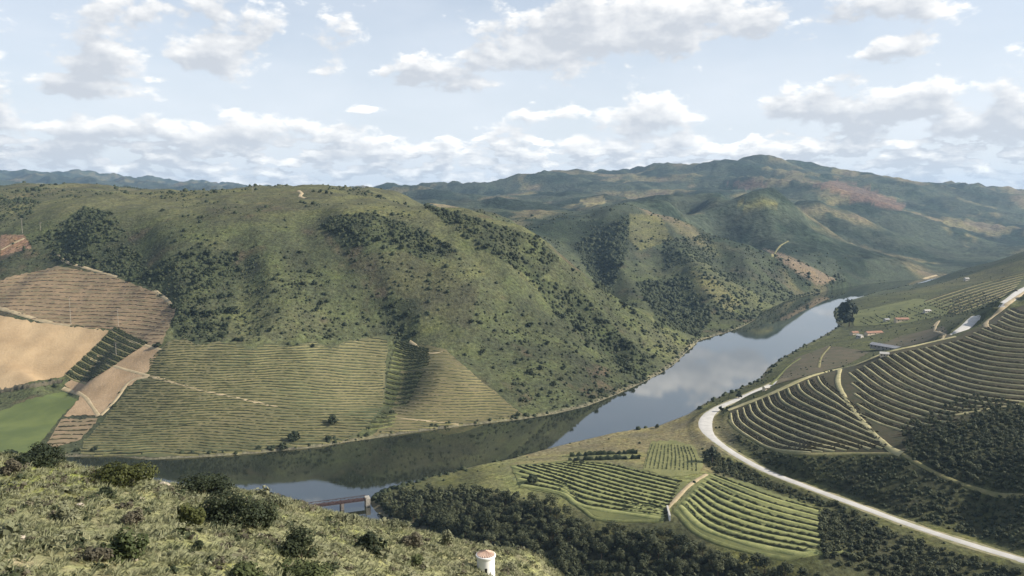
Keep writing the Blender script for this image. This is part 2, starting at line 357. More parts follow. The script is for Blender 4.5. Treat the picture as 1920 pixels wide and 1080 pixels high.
ridg = fbm((XX + YY) * .75 + 500, (XX - YY) * .26, 620, 4, .45, True)
ZZ += wild * amp * n_mid + np.where(YY < 170, .55 * fbm(XX, YY, 9, 3) + .22 * fbm(XX, YY, 2.2, 2), wild * (1 - .75 * lw) * n_fine * 1.3)
ZZ += wild * sstep(YY, 620, 800) * (1 - lw) * sstep(YY, 4500, 2500) * (fbm(XX * .9 + 300, YY * .35, 130, 3, .45, True) - .2) * np.clip(YY / 160, 4, 9)
ZZ += far * (ridg - .25) * 120 * sstep(YY, 10500, 8000) * np.clip(YY / 5000, .38, 1.1)

# ---- roads: level the ground under them, cut on the uphill side
def world_z(u, v, z):
    a, e = ray(u, v); Y = (z - H) / float(e); return (float(a) * Y, Y, z)
road3 = [world_z(*p) for p in ROAD]
road_c = smooth_line(road3, 6.0)
ru = raycast(np.array([1776, 1786, 1797, 1812, 1834, 1860, 1893, 1922, 1990.]), np.array([652, 642, 630, 612, 592, 585, 563, 541, 515.]), 770)
road_upper = smooth_line(ru, 8.0)
for rc, half, soft in ((road_c, 4.6, 11.0), (road_upper, 6.5, 10.0)):
    m = (np.abs(YY - rc[:, 1].mean()) < 420) & (XX > 60)
    d, zz, _ = seg_dist(XX[m], YY[m], rc[:, :2], rc[:, 2])
    w = 1 - sstep(d, half, half + soft); ZZ[m] = ZZ[m] * (1 - w) + zz * w

# ---- shorelines
m = (YY > 250) & (YY < 2300)
d, _, _ = seg_dist(XX[m], YY[m], RIVER, closed=True); ins = in_poly(XX[m], YY[m], RIVER)
zz = ZZ[m]; nb = 1 + .5 * fbm(XX[m], YY[m], 14, 3) * sstep(YY[m], 1300, 800)
ZZ[m] = np.where(ins, -np.minimum(.35 * d, 6), np.maximum(zz, np.minimum(.4 * d * nb, 2.2)))
SHORE = np.full(ZZ.shape, 999.0); SHORE[m] = np.where(ins, -d, d)
UU, VV = project(XX, YY, ZZ)

# ------------------------------------------------------------------ mesh and object helpers
def mesh_np(name, V, Fc, mat=None, smooth=False, attrs=None):
    V = np.asarray(V, np.float32); Fc = np.asarray(Fc, np.int32); k = Fc.shape[1]; n = len(Fc)
    me = bpy.data.meshes.new(name)
    me.vertices.add(len(V)); me.vertices.foreach_set('co', V.ravel())
    me.loops.add(n * k); me.loops.foreach_set('vertex_index', Fc.ravel())
    me.polygons.add(n); me.polygons.foreach_set('loop_start', np.arange(0, n * k, k, dtype=np.int32))
    if smooth: me.polygons.foreach_set('use_smooth', np.ones(n, bool))
    if mat: me.materials.append(mat)
    for an, arr in (attrs or {}).items():
        at = me.attributes.new(an, 'FLOAT_COLOR', 'POINT')
        c = np.ones((len(V), 4), np.float32); c[:, :arr.shape[1]] = arr; at.data.foreach_set('color', c.ravel())
    me.update(calc_edges=True); me.validate()
    return me
def obj(name, me, parent=None, loc=None, label=None, cat=None, group=None, kind=None):
    o = bpy.data.objects.new(name, me); COL.objects.link(o)
    if parent is not None: o.parent = parent
    if loc is not None: o.location = loc
    if label: o['label'] = label
    if cat: o['category'] = cat
    if group: o['group'] = group
    if kind: o['kind'] = kind
    return o
def copy_tree(o, parent=None):
    c = o.copy(); COL.objects.link(c); c.parent = parent
    for ch in o.children: copy_tree(ch, c)
    return c
def pymesh(name, V, Fs, mat, smooth=False):
    me = bpy.data.meshes.new(name); me.from_pydata([tuple(map(float, p)) for p in V], [], [tuple(map(int, f)) for f in Fs]); me.materials.append(mat)
    if smooth: me.polygons.foreach_set('use_smooth', [True] * len(me.polygons))
    me.update(); return me
class MB:
    def __init__(s): s.v = []; s.f = []
    def box(s, x0, x1, y0, y1, z0, z1):
        b = len(s.v); s.v += [(x, y, z) for z in (z0, z1) for x, y in ((x0, y0), (x1, y0), (x1, y1), (x0, y1))]
        s.f += [tuple(b + i for i in q) for q in ((3, 2, 1, 0), (4, 5, 6, 7), (0, 1, 5, 4), (1, 2, 6, 5), (2, 3, 7, 6), (3, 0, 4, 7))]; return s
    def bar(s, p, q, r, r2=None, n=6):
        p, q = Vector(p), Vector(q); d = (q - p).normalized(); t = d.orthogonal().normalized(); w = d.cross(t); r2 = r if r2 is None else r2; b = len(s.v)
        for c, rr in ((p, r), (q, r2)):
            for k in range(n):
                an = 2 * math.pi * k / n; s.v.append(tuple(c + (t * math.cos(an) + w * math.sin(an)) * rr))
        for k in range(n): s.f.append((b + k, b + (k + 1) % n, b + n + (k + 1) % n, b + n + k))
        s.f += [tuple(b + n - 1 - k for k in range(n)), tuple(b + n + k for k in range(n))]; return s
    def poly(s, pts, faces):
        b = len(s.v); s.v += [tuple(p) for p in pts]; s.f += [tuple(b + i for i in f) for f in faces]; return s
    def build(s, name, mat, parent=None, **kw): return obj(name, pymesh(name, s.v, s.f, mat), parent, **kw)

# ------------------------------------------------------------------ materials
def mat(name, color, rough=.9, spec=.15, var=.25, scale=1.0, bump=0.0, second=None, bscale=None, metallic=0.0):
    m = bpy.data.materials.new(name); m.use_nodes = True; t = NT(m.node_tree); b = m.node_tree.nodes['Principled BSDF']
    tc = t.node('ShaderNodeTexCoord').outputs['Object']
    f = t.ramp(t.noise(tc, scale, 6, .6), .32, .68)
    c2 = second or tuple(x * (1 - var) for x in color); c1 = color if second else tuple(min(1, x * (1 + var)) for x in color)
    t.l.new(t.mix(f, c1, c2), b.inputs['Base Color'])
    b.inputs['Roughness'].default_value = rough; b.inputs['Specular IOR Level'].default_value = spec; b.inputs['Metallic'].default_value = metallic
    if bump:
        bn = t.node('ShaderNodeBump'); bn.inputs['Strength'].default_value = .9; bn.inputs['Distance'].default_value = bump
        t.l.new(t.noise(tc, bscale or scale * 4, 5, .6), bn.inputs['Height']); t.l.new(bn.outputs[0], b.inputs['Normal'])
    return m
def foliage(name, dark, light, scale=.6, trans=.12):
    """leaf material: varies over the plant, between plants (object random) and by the tint attribute of joined plants"""
    m = bpy.data.materials.new(name); m.use_nodes = True; t = NT(m.node_tree); b = m.node_tree.nodes['Principled BSDF']
    tc = t.node('ShaderNodeTexCoord').outputs['Object']; oi = t.node('ShaderNodeObjectInfo').outputs['Random']
    at = t.node('ShaderNodeAttribute', attribute_name='tint').outputs['Fac']
    f = t.m('ADD', t.m('MULTIPLY', t.ramp(t.noise(tc, scale, 4, .6), .3, .7), .42), t.m('MULTIPLY', t.m('FRACT', t.m('ADD', oi, at)), .58))
    c = t.mix(f, dark, light)
    t.l.new(c, b.inputs['Base Color']); b.inputs['Roughness'].default_value = .7; b.inputs['Specular IOR Level'].default_value = .2
    tr = t.node('ShaderNodeBsdfTranslucent'); t.l.new(c, tr.inputs[0]); mx = t.node('ShaderNodeMixShader'); mx.inputs[0].default_value = trans
    t.l.new(b.outputs[0], mx.inputs[1]); t.l.new(tr.outputs[0], mx.inputs[2]); t.l.new(mx.outputs[0], m.node_tree.nodes['Material Output'].inputs[0])
    return m
def ground_mat(name, fine, mid, bump, near=False):
    """terrain: the plant cover's colour comes per vertex, the shader adds grain and relief"""
    m = bpy.data.materials.new(name); m.use_nodes = True; t = NT(m.node_tree); b = m.node_tree.nodes['Principled BSDF']
    tc = t.node('ShaderNodeTexCoord').outputs['Object']
    at = t.node('ShaderNodeAttribute', attribute_name='cover').outputs['Color']
    n1 = t.noise(tc, fine, 5, .65); n2 = t.noise(tc, mid, 5, .6); n3 = t.noise(tc, fine * .45, 4, .6)
    k = t.m('MULTIPLY', t.ramp(n1, .3, .7, .42, 1.5, False), t.ramp(n2, .3, .7, .74, 1.24, False))
    c = t.node('ShaderNodeVectorMath', operation='SCALE'); t.l.new(at, c.inputs[0]); t.l.new(k, c.inputs[3])
    h = t.node('ShaderNodeHueSaturation'); t.l.new(c.outputs[0], h.inputs['Color']); t.l.new(t.ramp(n3, .3, .7, .485, .512, False), h.inputs['Hue']); t.l.new(t.ramp(n2, .3, .7, .8, 1.15, False), h.inputs['Saturation'])
    t.l.new(h.outputs[0], b.inputs['Base Color']); b.inputs['Roughness'].default_value = .95; b.inputs['Specular IOR Level'].default_value = .05
    bn = t.node('ShaderNodeBump'); bn.inputs['Strength'].default_value = .8; bn.inputs['Distance'].default_value = bump
    t.l.new(t.m('ADD', n1, t.m('MULTIPLY', n3, .8)), bn.inputs['Height']); t.l.new(bn.outputs[0], b.inputs['Normal'])
    return m
M = {}
M['near'] = ground_mat('near_ground', 1.6, .22, .25); M['left'] = ground_mat('left_ground', .26, .03, 1.8)
M['right'] = ground_mat('right_ground', .35, .04, .8); M['mount'] = ground_mat('mountain_ground', .07, .009, 7.0)
M['leaf_dark'] = foliage('leaf_dark', (.016, .024, .012), (.040, .050, .022)); M['leaf_wood'] = foliage('leaf_wood', (.020, .028, .013), (.105, .112, .056), .35)
M['leaf_scrub'] = foliage('leaf_scrub', (.018, .027, .013), (.058, .068, .030)); M['leaf_olive'] = foliage('leaf_olive', (.05, .06, .035), (.10, .11, .07))
M['leaf_grey'] = foliage('leaf_grey', (.115, .125, .068), (.225, .22, .13), .9); M['leaf_green'] = foliage('leaf_green', (.04, .054, .018), (.095, .11, .042), .9)
M['leaf_yellow'] = foliage('leaf_yellow', (.035, .042, .010), (.10, .105, .028), .9); M['leaf_brown'] = foliage('leaf_brown', (.065, .058, .038), (.13, .115, .075), .9)
M['leaf_broom'] = foliage('leaf_broom', (.042, .045, .024), (.10, .096, .05), .3)
M['grass'] = foliage('grass', (.15, .165, .08), (.31, .30, .175), .12, .3); M['vine'] = foliage('vine', (.028, .026, .012), (.070, .060, .028), .4)
M['vine_left'] = foliage('vine_left', (.028, .034, .017), (.070, .074, .036), .2)
M['vine_brown'] = foliage('vine_brown', (.06, .046, .028), (.12, .09, .055), .3)
M['vine_green'] = foliage('vine_green', (.030, .036, .014), (.070, .074, .030), .4)
M['bark'] = mat('bark', (.07, .05, .035), scale=3)
M['tan'] = mat('tan_soil', (.42, .305, .175), scale=.03, bump=.5, bscale=.4, second=(.32, .225, .125))
M['tan2'] = mat('tan_soil_darker', (.37, .265, .16), scale=.05, bump=.5, bscale=.4, second=(.27, .19, .11))
M['track'] = mat('track_dust', (.40, .32, .20), scale=.2, second=(.31, .25, .15)); M['bank'] = mat('dry_grass_bank', (.25, .215, .105), scale=.25, second=(.17, .165, .07), bump=.2)
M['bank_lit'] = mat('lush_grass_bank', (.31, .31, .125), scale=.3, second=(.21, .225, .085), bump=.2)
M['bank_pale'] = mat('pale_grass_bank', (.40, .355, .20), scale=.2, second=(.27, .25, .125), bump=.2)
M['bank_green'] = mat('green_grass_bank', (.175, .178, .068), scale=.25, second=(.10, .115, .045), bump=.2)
M['vine_soil'] = mat('vine_soil', (.075, .062, .036), scale=.10, second=(.052, .053, .027), bump=.3)
M['field_green'] = mat('sown_field', (.125, .15, .05), scale=.03, second=(.085, .11, .04), bump=.2)
M['field_brown'] = mat('fallow_field', (.12, .098, .062), scale=.08, second=(.085, .08, .045), bump=.3)
M['vine_green_soil'] = mat('grassy_vine_soil', (.165, .17, .065), scale=.05, second=(.11, .12, .05), bump=.3)
M['plot_soil'] = mat('plot_soil', (.21, .205, .085), scale=.12, second=(.145, .15, .06), bump=.3)
M['left_soil'] = mat('left_vine_soil', (.135, .122, .064), scale=.014, second=(.075, .086, .042), bump=.3)
M['spur_soil'] = mat('spur_soil', (.155, .13, .07), scale=.04, second=(.105, .10, .05), bump=.3)
M['vine_brown_soil'] = mat('brown_vine_soil', (.25, .18, .11), scale=.1, second=(.17, .14, .08), bump=.3)
M['road'] = mat('pale_road', (.46, .44, .40), rough=.85, var=.1, scale=.15); M['verge'] = mat('dusty_verge', (.30, .26, .16), scale=.2, second=(.16, .16, .07))
M['white'] = mat('whitewash', (.82, .81, .78), rough=.8, var=.03, scale=1.2)
M['terracotta'] = mat('terracotta', (.55, .40, .31), scale=2.0, second=(.43, .29, .22)); M['slate'] = mat('grey_roof', (.34, .34, .34), scale=.6, second=(.26, .26, .27))
M['stone'] = mat('stone', (.33, .30, .25), scale=1.5, bump=.05); M['pier'] = mat('dark_stone', (.16, .14, .12), scale=1.2)
M['steel'] = mat('rusty_steel', (.075, .045, .04), rough=.7, scale=.8, second=(.05, .035, .033))
M['roof_dull'] = mat('old_roof_tiles', (.34, .19, .125), scale=.5, second=(.25, .15, .11))
M['limewash'] = mat('old_limewash', (.52, .49, .43), var=.12, scale=.6)
M['concrete'] = mat('concrete', (.42, .40, .36), scale=1.0, var=.1); M['dark'] = mat('dark_opening', (.012, .012, .014), var=.1); M['cream'] = mat('cream_wall', (.62, .52, .38), scale=1, var=.06)
M['rock'] = mat('pale_rock', (.46, .40, .31), scale=2.5, second=(.34, .29, .22), bump=.08)

# zones of the photo with their density of shrubs (per 100 m2) on the wild slopes
ZONES = [([(75, 445), (160, 388), (210, 400), (265, 470), (335, 590), (280, 540), (200, 510), (110, 490)], 2.4), ([(285, 505), (375, 455), (450, 478), (445, 560), (420, 640), (330, 640), (312, 560)], 2.6),
         ([(598, 408), (700, 398), (790, 430), (860, 472), (800, 492), (720, 452), (650, 470), (610, 430)], 3.0), ([(795, 385), (860, 400), (930, 420), (1010, 445), (1050, 485), (1010, 530), (930, 480), (850, 430)], 2.6),
         ([(440, 480), (560, 470), (660, 560), (720, 630), (600, 640), (440, 640)], 1.2), ([(695, 560), (790, 560), (785, 640), (740, 645)], 2.8), ([(650, 460), (900, 500), (950, 620), (800, 600), (700, 560)], .55),
         ([(1000, 520), (1080, 540), (1150, 610), (1230, 690), (1195, 715), (1110, 640), (1040, 590)], 2.4), ([(940, 560), (1060, 600), (1200, 720), (1100, 760), (990, 770), (900, 660)], .75), ([(1050, 500), (1290, 640), (1260, 690), (1150, 600)], 1.1),
         ([(0, 370), (70, 375), (60, 400), (0, 430)], 1.6), ([(80, 440), (120, 480), (115, 490), (40, 470)], 1.8),
         ([(1075, 460), (1180, 402), (1178, 470), (1140, 560), (1200, 600), (1290, 640), (1120, 540)], 2.0), ([(1240, 450), (1330, 440), (1360, 500), (1300, 490), (1250, 510)], 1.6), ([(1190, 530), (1290, 520), (1340, 590), (1310, 632), (1240, 610)], 2.2),
         ([(1300, 500), (1450, 520), (1500, 545), (1420, 600), (1350, 600)], 1.0), ([(1400, 470), (1560, 530), (1450, 545)], .8)]
DENSE = [z for z in ZONES if z[1] >= 2.0]
# outlines of the woods and thickets of the right bank
WOOD = [(690, 945), (760, 925), (850, 918), (925, 926), (985, 944), (1040, 958), (1078, 985), (1120, 1004), (1250, 1008), (1300, 1034), (1400, 1062), (1545, 1092), (1600, 1110), (1500, 1190), (1300, 1190), (1080, 1120), (960, 1060), (850, 1004), (755, 980), (705, 955)]
WOOD2 = [(1545, 960), (1600, 965), (1640, 985), (1720, 1015), (1800, 1040), (1900, 1068), (1960, 1130), (1700, 1130), (1600, 1070), (1548, 1050), (1535, 1000)]
W_R1 = [(1690, 800), (1760, 770), (1810, 740), (1880, 752), (1960, 775), (1960, 920), (1880, 922), (1830, 910), (1760, 884), (1700, 850)]
W_R2 = [(1370, 812), (1440, 846), (1500, 858), (1690, 858), (1760, 896), (1830, 924), (1960, 940), (1960, 1040), (1800, 1000), (1600, 930), (1500, 895), (1430, 866)]
W_R3 = [(1320, 845), (1370, 862), (1430, 895), (1500, 922), (1590, 955), (1540, 950), (1450, 918), (1345, 888), (1322, 870)]
# ------------------------------------------------------------------ plant cover colours of the terrain
def lerp(c, col, w): return c * (1 - w[..., None]) + np.array(col) * w[..., None]
nA = fbm(XX, YY, 220, 4); nB = fbm(XX + 900, YY, 60, 4); nC = fbm(XX, YY + 700, 18, 3)
cov = np.zeros(ZZ.shape + (3,)); cov[:] = (.078, .088, .043)
cov = lerp(cov, (.106, .110, .054), sstep(nA + .4 * nB, -.1, .5)); cov = lerp(cov, (.052, .058, .033), sstep(-nA + .5 * nB, 0, .4)); cov = lerp(cov, (.105, .082, .052), sstep(nB - nA * .5 + .3 * nC, .25, .6) * .8)
cov = lerp(cov, (.070, .072, .040), sstep(nC, .15, .6) * .5)
top = left_side & (YY > 900) & (YY < 2100)
cov = np.where(top[..., None], lerp(cov, (.118, .112, .056), sstep(ZZ, 150, 200) * .55), cov)
# near hillside: dry grass, green flushes, grey scrub
nn = YY < 250
g1, g2, g3 = fbm(XX, YY, 14, 4), fbm(XX + 300, YY, 5, 4), fbm(XX, YY + 80, 30, 3)
near_c = np.zeros_like(cov); near_c[:] = (.215, .215, .108)
near_c = lerp(near_c, (.23, .245, .085), sstep(g1 + g3, .0, .6)); near_c = lerp(near_c, (.17, .155, .09), sstep(g2 - .4 * g1, .05, .5) * .8); near_c = lerp(near_c, (.31, .265, .165), sstep(-g2 - g1 * .6, .2, .7) * .8)
near_c = lerp(near_c, (.20, .22, .06), np.exp(-(((UU - 110) / 120) ** 2 + ((VV - 905) / 28) ** 2)) * .8)
cov = np.where(nn[..., None], near_c, cov)
# right bank
rb = lowpl & (YY > 250)
right_c = np.zeros_like(cov); right_c[:] = (.085, .088, .040); right_c = lerp(right_c, (.125, .125, .050), sstep(nB + .3 * nC, .1, .5)); right_c = lerp(right_c, (.055, .06, .03), sstep(-nB, .05, .5))
grassy = sstep(UU, 880, 960) * sstep(VV, 990, 900) * sstep(VV, 765, 795) * sstep(UU, 1400, 1330)
right_c = lerp(right_c, (.20, .172, .09), grassy * .9); right_c = lerp(right_c, (.16, .172, .068), grassy * sstep(nB + .012 * (VV - 850), -.1, .5) * .85)
plain = sstep(UU, 1420, 1460) * sstep(VV, 700, 690); right_c = lerp(right_c, (.092, .098, .05), plain * .6)
cov = np.where(rb[..., None], right_c, cov)
# second hill and mountains: maquis, vineyards, red soil
fz = sstep(YY, 1250, 2000); q1 = fbm(XX, YY, 420, 4); q2 = fbm(XX + 4000, YY - 900, 260, 4); q3 = fbm(XX, YY, 120, 3)
mc = np.zeros_like(cov); mc[:] = (.058, .070, .048); mc = lerp(mc, (.145, .130, .072), sstep(q1 + .2 * q3, .05, .22)); mc = lerp(mc, (.030, .042, .030), sstep(q2 + .3 * q3, .02, .18)); mc = lerp(mc, (.165, .125, .09), sstep(q1 - q2 + .3 * q3, .4, .6) * .5)
cov = lerp(cov, (0, 0, 0), fz) + mc * fz[..., None]
def patch(poly, col, y0, y1, w=1.0):
    global cov
    mk = in_poly(UU, VV, poly) & (YY > y0) & (YY < y1); cov[mk] = cov[mk] * (1 - w) + np.array(col) * w
patch([(1520, 345), (1570, 338), (1640, 360), (1700, 385), (1690, 395), (1600, 375)], (.19, .115, .085), 2600, 6000, .6)
patch([(1360, 342), (1420, 335), (1440, 348), (1400, 356)], (.18, .11, .085), 2600, 6000, .5)
patch([(1085, 375), (1130, 368), (1140, 380), (1100, 388)], (.26, .22, .11), 2000, 4000, .7)
patch([(1380, 380), (1440, 372), (1460, 385), (1400, 398)], (.17, .16, .07), 2000, 4000, .7)
patch([(800, 378), (850, 386), (930, 412), (960, 425), (900, 415), (840, 395)], (.27, .215, .115), 1250, 2400, .8)
patch([(1430, 465), (1480, 480), (1570, 525), (1530, 535), (1480, 500)], (.22, .165, .11), 1300, 2100, .7)
patch([(1180, 400), (1240, 405), (1260, 450), (1200, 470), (1170, 440)], (.14, .135, .06), 1300, 2300, .7)  # sunlit ridge face of the second hill, its light put into the colour
patch([(1290, 505), (1340, 520), (1390, 570), (1370, 590), (1320, 545)], (.15, .14, .065), 1250, 2000, .7)  # right side of the lower spur, painted lighter as the sunlit side
patch([(1080, 455), (1180, 405), (1175, 470), (1130, 560), (1200, 600), (1150, 590)], (.038, .046, .03), 1250, 2100, .8)  # left flank: dense scrub, with the slope's shade painted into the cover
patch([(640, 480), (760, 470), (900, 540), (880, 620), (760, 560)], (.075, .072, .042), 700, 1300, .6)
patch([(0, 440), (45, 440), (60, 465), (0, 480)], (.25, .155, .10), 900, 1400, .8)
for _p, _d in DENSE:
    mk = in_poly(UU + 14 * nB, VV + 8 * nC, _p) & (YY > 620) & (YY < 2000); w_ = .35 + .45 * sstep(nB + nC * .6, -.3, .3); cov[mk] = cov[mk] * (1 - w_[mk])[:, None] + np.array((.042, .052, .028)) * w_[mk][:, None]
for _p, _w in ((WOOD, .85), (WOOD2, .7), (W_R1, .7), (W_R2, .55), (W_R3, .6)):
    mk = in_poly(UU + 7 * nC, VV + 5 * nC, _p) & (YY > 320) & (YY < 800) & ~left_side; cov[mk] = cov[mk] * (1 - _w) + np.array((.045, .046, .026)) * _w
wet = sstep(SHORE, 6, 1.5) * (SHORE > -3) * sstep(YY, 1400, 1100); cov = lerp(cov, (.20, .175, .12), wet * .6)

def grid_object(name, mask, mt):
    """the terrain cells of one piece of the land as one mesh"""
    r, c = np.nonzero(mask); i = r * NA + c
    q = np.stack([i, i + 1, i + NA + 1, i + NA], 1)
    used, inv = np.unique(q, return_inverse=True)
    V = np.stack([XX.ravel()[used], YY.ravel()[used], ZZ.ravel()[used]], 1)
    me = mesh_np(name, V, inv.reshape(-1, 4), mt, True, {'cover': cov.reshape(-1, 3)[used]})
    return obj(name, me, kind='structure')
cy = YY[:-1, :-1]; cl = left_side[:-1, :-1]
o = grid_object('near_hillside', cy < 300, M['near']); o = grid_object('left_hill', (cy >= 300) & (cy < 2000) & cl, M['left'])
o = grid_object('right_bank', (cy >= 300) & (cy < 2000) & ~cl, M['right']); o = grid_object('mountains', cy >= 2000, M['mount'])

# ------------------------------------------------------------------ river
def river_mat():
    m = bpy.data.materials.new('river_water'); m.use_nodes = True; t = NT(m.node_tree); b = m.node_tree.nodes['Principled BSDF']
    tc = t.node('ShaderNodeTexCoord').outputs['Object']
    t.l.new(t.mix(t.ramp(t.noise(tc, .012, 4, .6), .35, .65), (.018, .022, .013), (.024, .026, .017)), b.inputs['Base Color'])
    b.inputs['Roughness'].default_value = .015; b.inputs['IOR'].default_value = 2.8; b.inputs['Specular IOR Level'].default_value = .5
    bn = t.node('ShaderNodeBump'); bn.inputs['Strength'].default_value = .03; bn.inputs['Distance'].default_value = .2
    t.l.new(t.noise(tc, .35, 4, .6), bn.inputs['Height']); t.l.new(bn.outputs[0], b.inputs['Normal'])
    return m
obj('river', pymesh('river', [(-700, 230, 0), (2600, 230, 0), (2600, 2500, 0), (-700, 2500, 0)], [(0, 1, 2, 3)], river_mat()), kind='structure')

# ------------------------------------------------------------------ draped sheets: fields, roads, tracks, banks
def resample(pts, step):
    pts = np.asarray(pts, float); s = np.concatenate([[0], np.cumsum(np.linalg.norm(np.diff(pts[:, :2], axis=0), axis=1))])
    n = max(2, int(s[-1] / step) + 1); q = np.linspace(0, s[-1], n)
    return np.stack([np.interp(q, s, pts[:, i]) for i in range(pts.shape[1])], 1)
def pix_line(px, step_px=5, y0=300):
    px = np.array(px, float)
    q = smooth_line(px, step_px) if len(px) > 2 else resample(px, step_px)
    return raycast(q[:, 0], q[:, 1], y0)
def sheet(px, lift, mt, name, y0=300, cell=None, jag=.0, **kw):
    """a field: polygon drawn in the photo, laid on the terrain where it stands"""
    ring = resample(np.vstack([px, px[:1]]), 5)[:-1]
    if jag: ring = ring + rng.normal(0, jag, ring.shape)
    w = raycast(ring[:, 0], ring[:, 1], y0)[:, :2]
    cell = cell or max(2.0, w[:, 1].mean() * .0045)
    lo, hi = w.min(0), w.max(0); gx, gy = np.meshgrid(np.arange(lo[0], hi[0], cell), np.arange(lo[1], hi[1], cell))
    g = np.stack([gx.ravel(), gy.ravel()], 1) + rng.uniform(-.2, .2, (gx.size, 2)) * cell
    k = in_poly(g[:, 0], g[:, 1], [tuple(p) for p in w]); g = g[k]
    d, _, _ = seg_dist(g[:, 0], g[:, 1], [tuple(p) for p in w], closed=True); g = g[d > cell * .5]
    vs = [Vector(p) for p in w] + [Vector(p) for p in g]; n = len(w)
    ov, _, of, *_ = delaunay_2d_cdt(vs, [(i, (i + 1) % n) for i in range(n)], [], 1, 1e-4)
    ov = np.array([(p.x, p.y) for p in ov]); Z = Zat(ov[:, 0], ov[:, 1]) + lift
    fs = np.array([f for f in of if len(f) == 3])
    me = mesh_np(name, np.column_stack([ov, Z]), fs, mt, True)
    return obj(name, me, **kw)
def ribbon_geo(c, half, lift, crown=0.0, wob=.0, skirt=.25):
    """a strip on the ground along a 3-D line; its edges run into the ground"""
    c = np.asarray(c); t = np.gradient(c[:, :2], axis=0); t /= np.linalg.norm(t, axis=1)[:, None] + 1e-9; nrm = np.stack([-t[:, 1], t[:, 0]], 1)
    n = len(c); hw = half * np.ones(n) * (1 + wob * np.interp(np.arange(n), np.arange(0, n + 4, 4), rng.uniform(-1, 1, len(np.arange(0, n + 4, 4)))))
    rows = []
    for k, dz in ((-1.18, -skirt), (-.86, lift * .8), (-.3, lift + crown), (.3, lift + crown), (.86, lift * .8), (1.18, -skirt)):
        q = c[:, :2] + nrm * (hw * k)[:, None]; rows.append(np.column_stack([q, Zat(q[:, 0], q[:, 1]) + dz]))
    V = np.stack(rows, 1).reshape(-1, 3); i = (np.arange(n - 1)[:, None] * 6 + np.arange(5)[None]).ravel()
    return V, np.stack([i, i + 1, i + 7, i + 6], 1)
def ribbon(c, half, lift, mt, name, parent=None, crown=0.0, wob=0.0, **kw):
    V, Fq = ribbon_geo(c, half, lift, crown, wob); return obj(name, mesh_np(name, V, Fq, mt, True), parent, **kw)
def hedge_geo(c, h, w, seg=1.3, gap=.0):
    """a row of vines: a ragged hedge along a line on the ground"""
    c = resample(c, seg); n = len(c)
    if n < 3: return None
    t = np.gradient(c[:, :2], axis=0); t /= np.linalg.norm(t, axis=1)[:, None] + 1e-9; nrm = np.stack([-t[:, 1], t[:, 0]], 1)
    hh = h * rng.uniform(.55, 1.25, n) * np.where(rng.random(n) < gap, .15, 1); ww = w * rng.uniform(.6, 1.3, n); off = rng.normal(0, w * .15, n)
    ctr = c[:, :2] + nrm * off[:, None]; z = Zat(ctr[:, 0], ctr[:, 1])
    prof = [(-.5, -.3), (-.42, .55), (0, 1.0), (.42, .6), (.5, -.3)]
    rows = [np.column_stack([ctr + nrm * (ww * p[0])[:, None], z + hh * p[1]]) for p in prof]
    V = np.stack(rows, 1).reshape(-1, 3); i = (np.arange(n - 1)[:, None] * 5 + np.arange(4)[None]).ravel()
    return V, np.stack([i, i + 1, i + 6, i + 5], 1)

# fields of the left bank
F_TAN1 = [(-60, 580), (0, 592), (60, 604), (130, 612), (205, 620), (185, 645), (150, 680), (118, 708), (60, 716), (0, 732), (-60, 745)]
F_TAN2 = [(212, 634), (255, 643), (300, 657), (275, 700), (240, 725), (185, 780), (120, 781), (152, 744), (120, 722), (160, 690), (195, 655)]
F_BROWN = [(35, 515), (110, 500), (200, 515), (285, 545), (330, 582), (312, 625), (300, 652), (255, 640), (208, 618), (130, 609), (60, 598), (0, 574), (-60, 560), (-60, 545)]
F_GREEN = [(-60, 800), (0, 772), (60, 748), (120, 736), (146, 750), (112, 785), (76, 832), (40, 858), (-60, 880)]
F_VB = [(114, 787), (185, 785), (150, 825), (80, 845)]
F_LEFT = [(282, 672), (318, 640), (345, 634), (372, 648), (405, 640), (440, 645), (470, 655), (500, 643), (548, 650), (590, 640), (618, 654), (650, 640), (690, 634), (730, 628), (722, 700), (722, 760), (690, 800), (650, 826), (470, 846), (290, 858), (150, 852), (158, 828), (196, 786), (245, 724), (282, 706)]
F_SPUR = [(748, 655), (790, 645), (835, 655), (900, 712), (982, 780), (850, 797), (700, 816), (735, 768), (752, 715)]
def field(px, mt, label, name='field', cat='field', jag=1.1, lift=.35):
    return sheet(np.array(px, float), lift, mt, name, 560, jag=jag, label=label, cat=cat)
field(F_TAN1, M['tan'], 'large bare tan ploughed field at the left edge, above the green field')
field(F_TAN2, M['tan2'], 'angular bare tan field between the dark terraced gully and the green vineyard')
field(F_GREEN, M['field_green'], 'bright green sown field at the lower left, behind the near hillside')

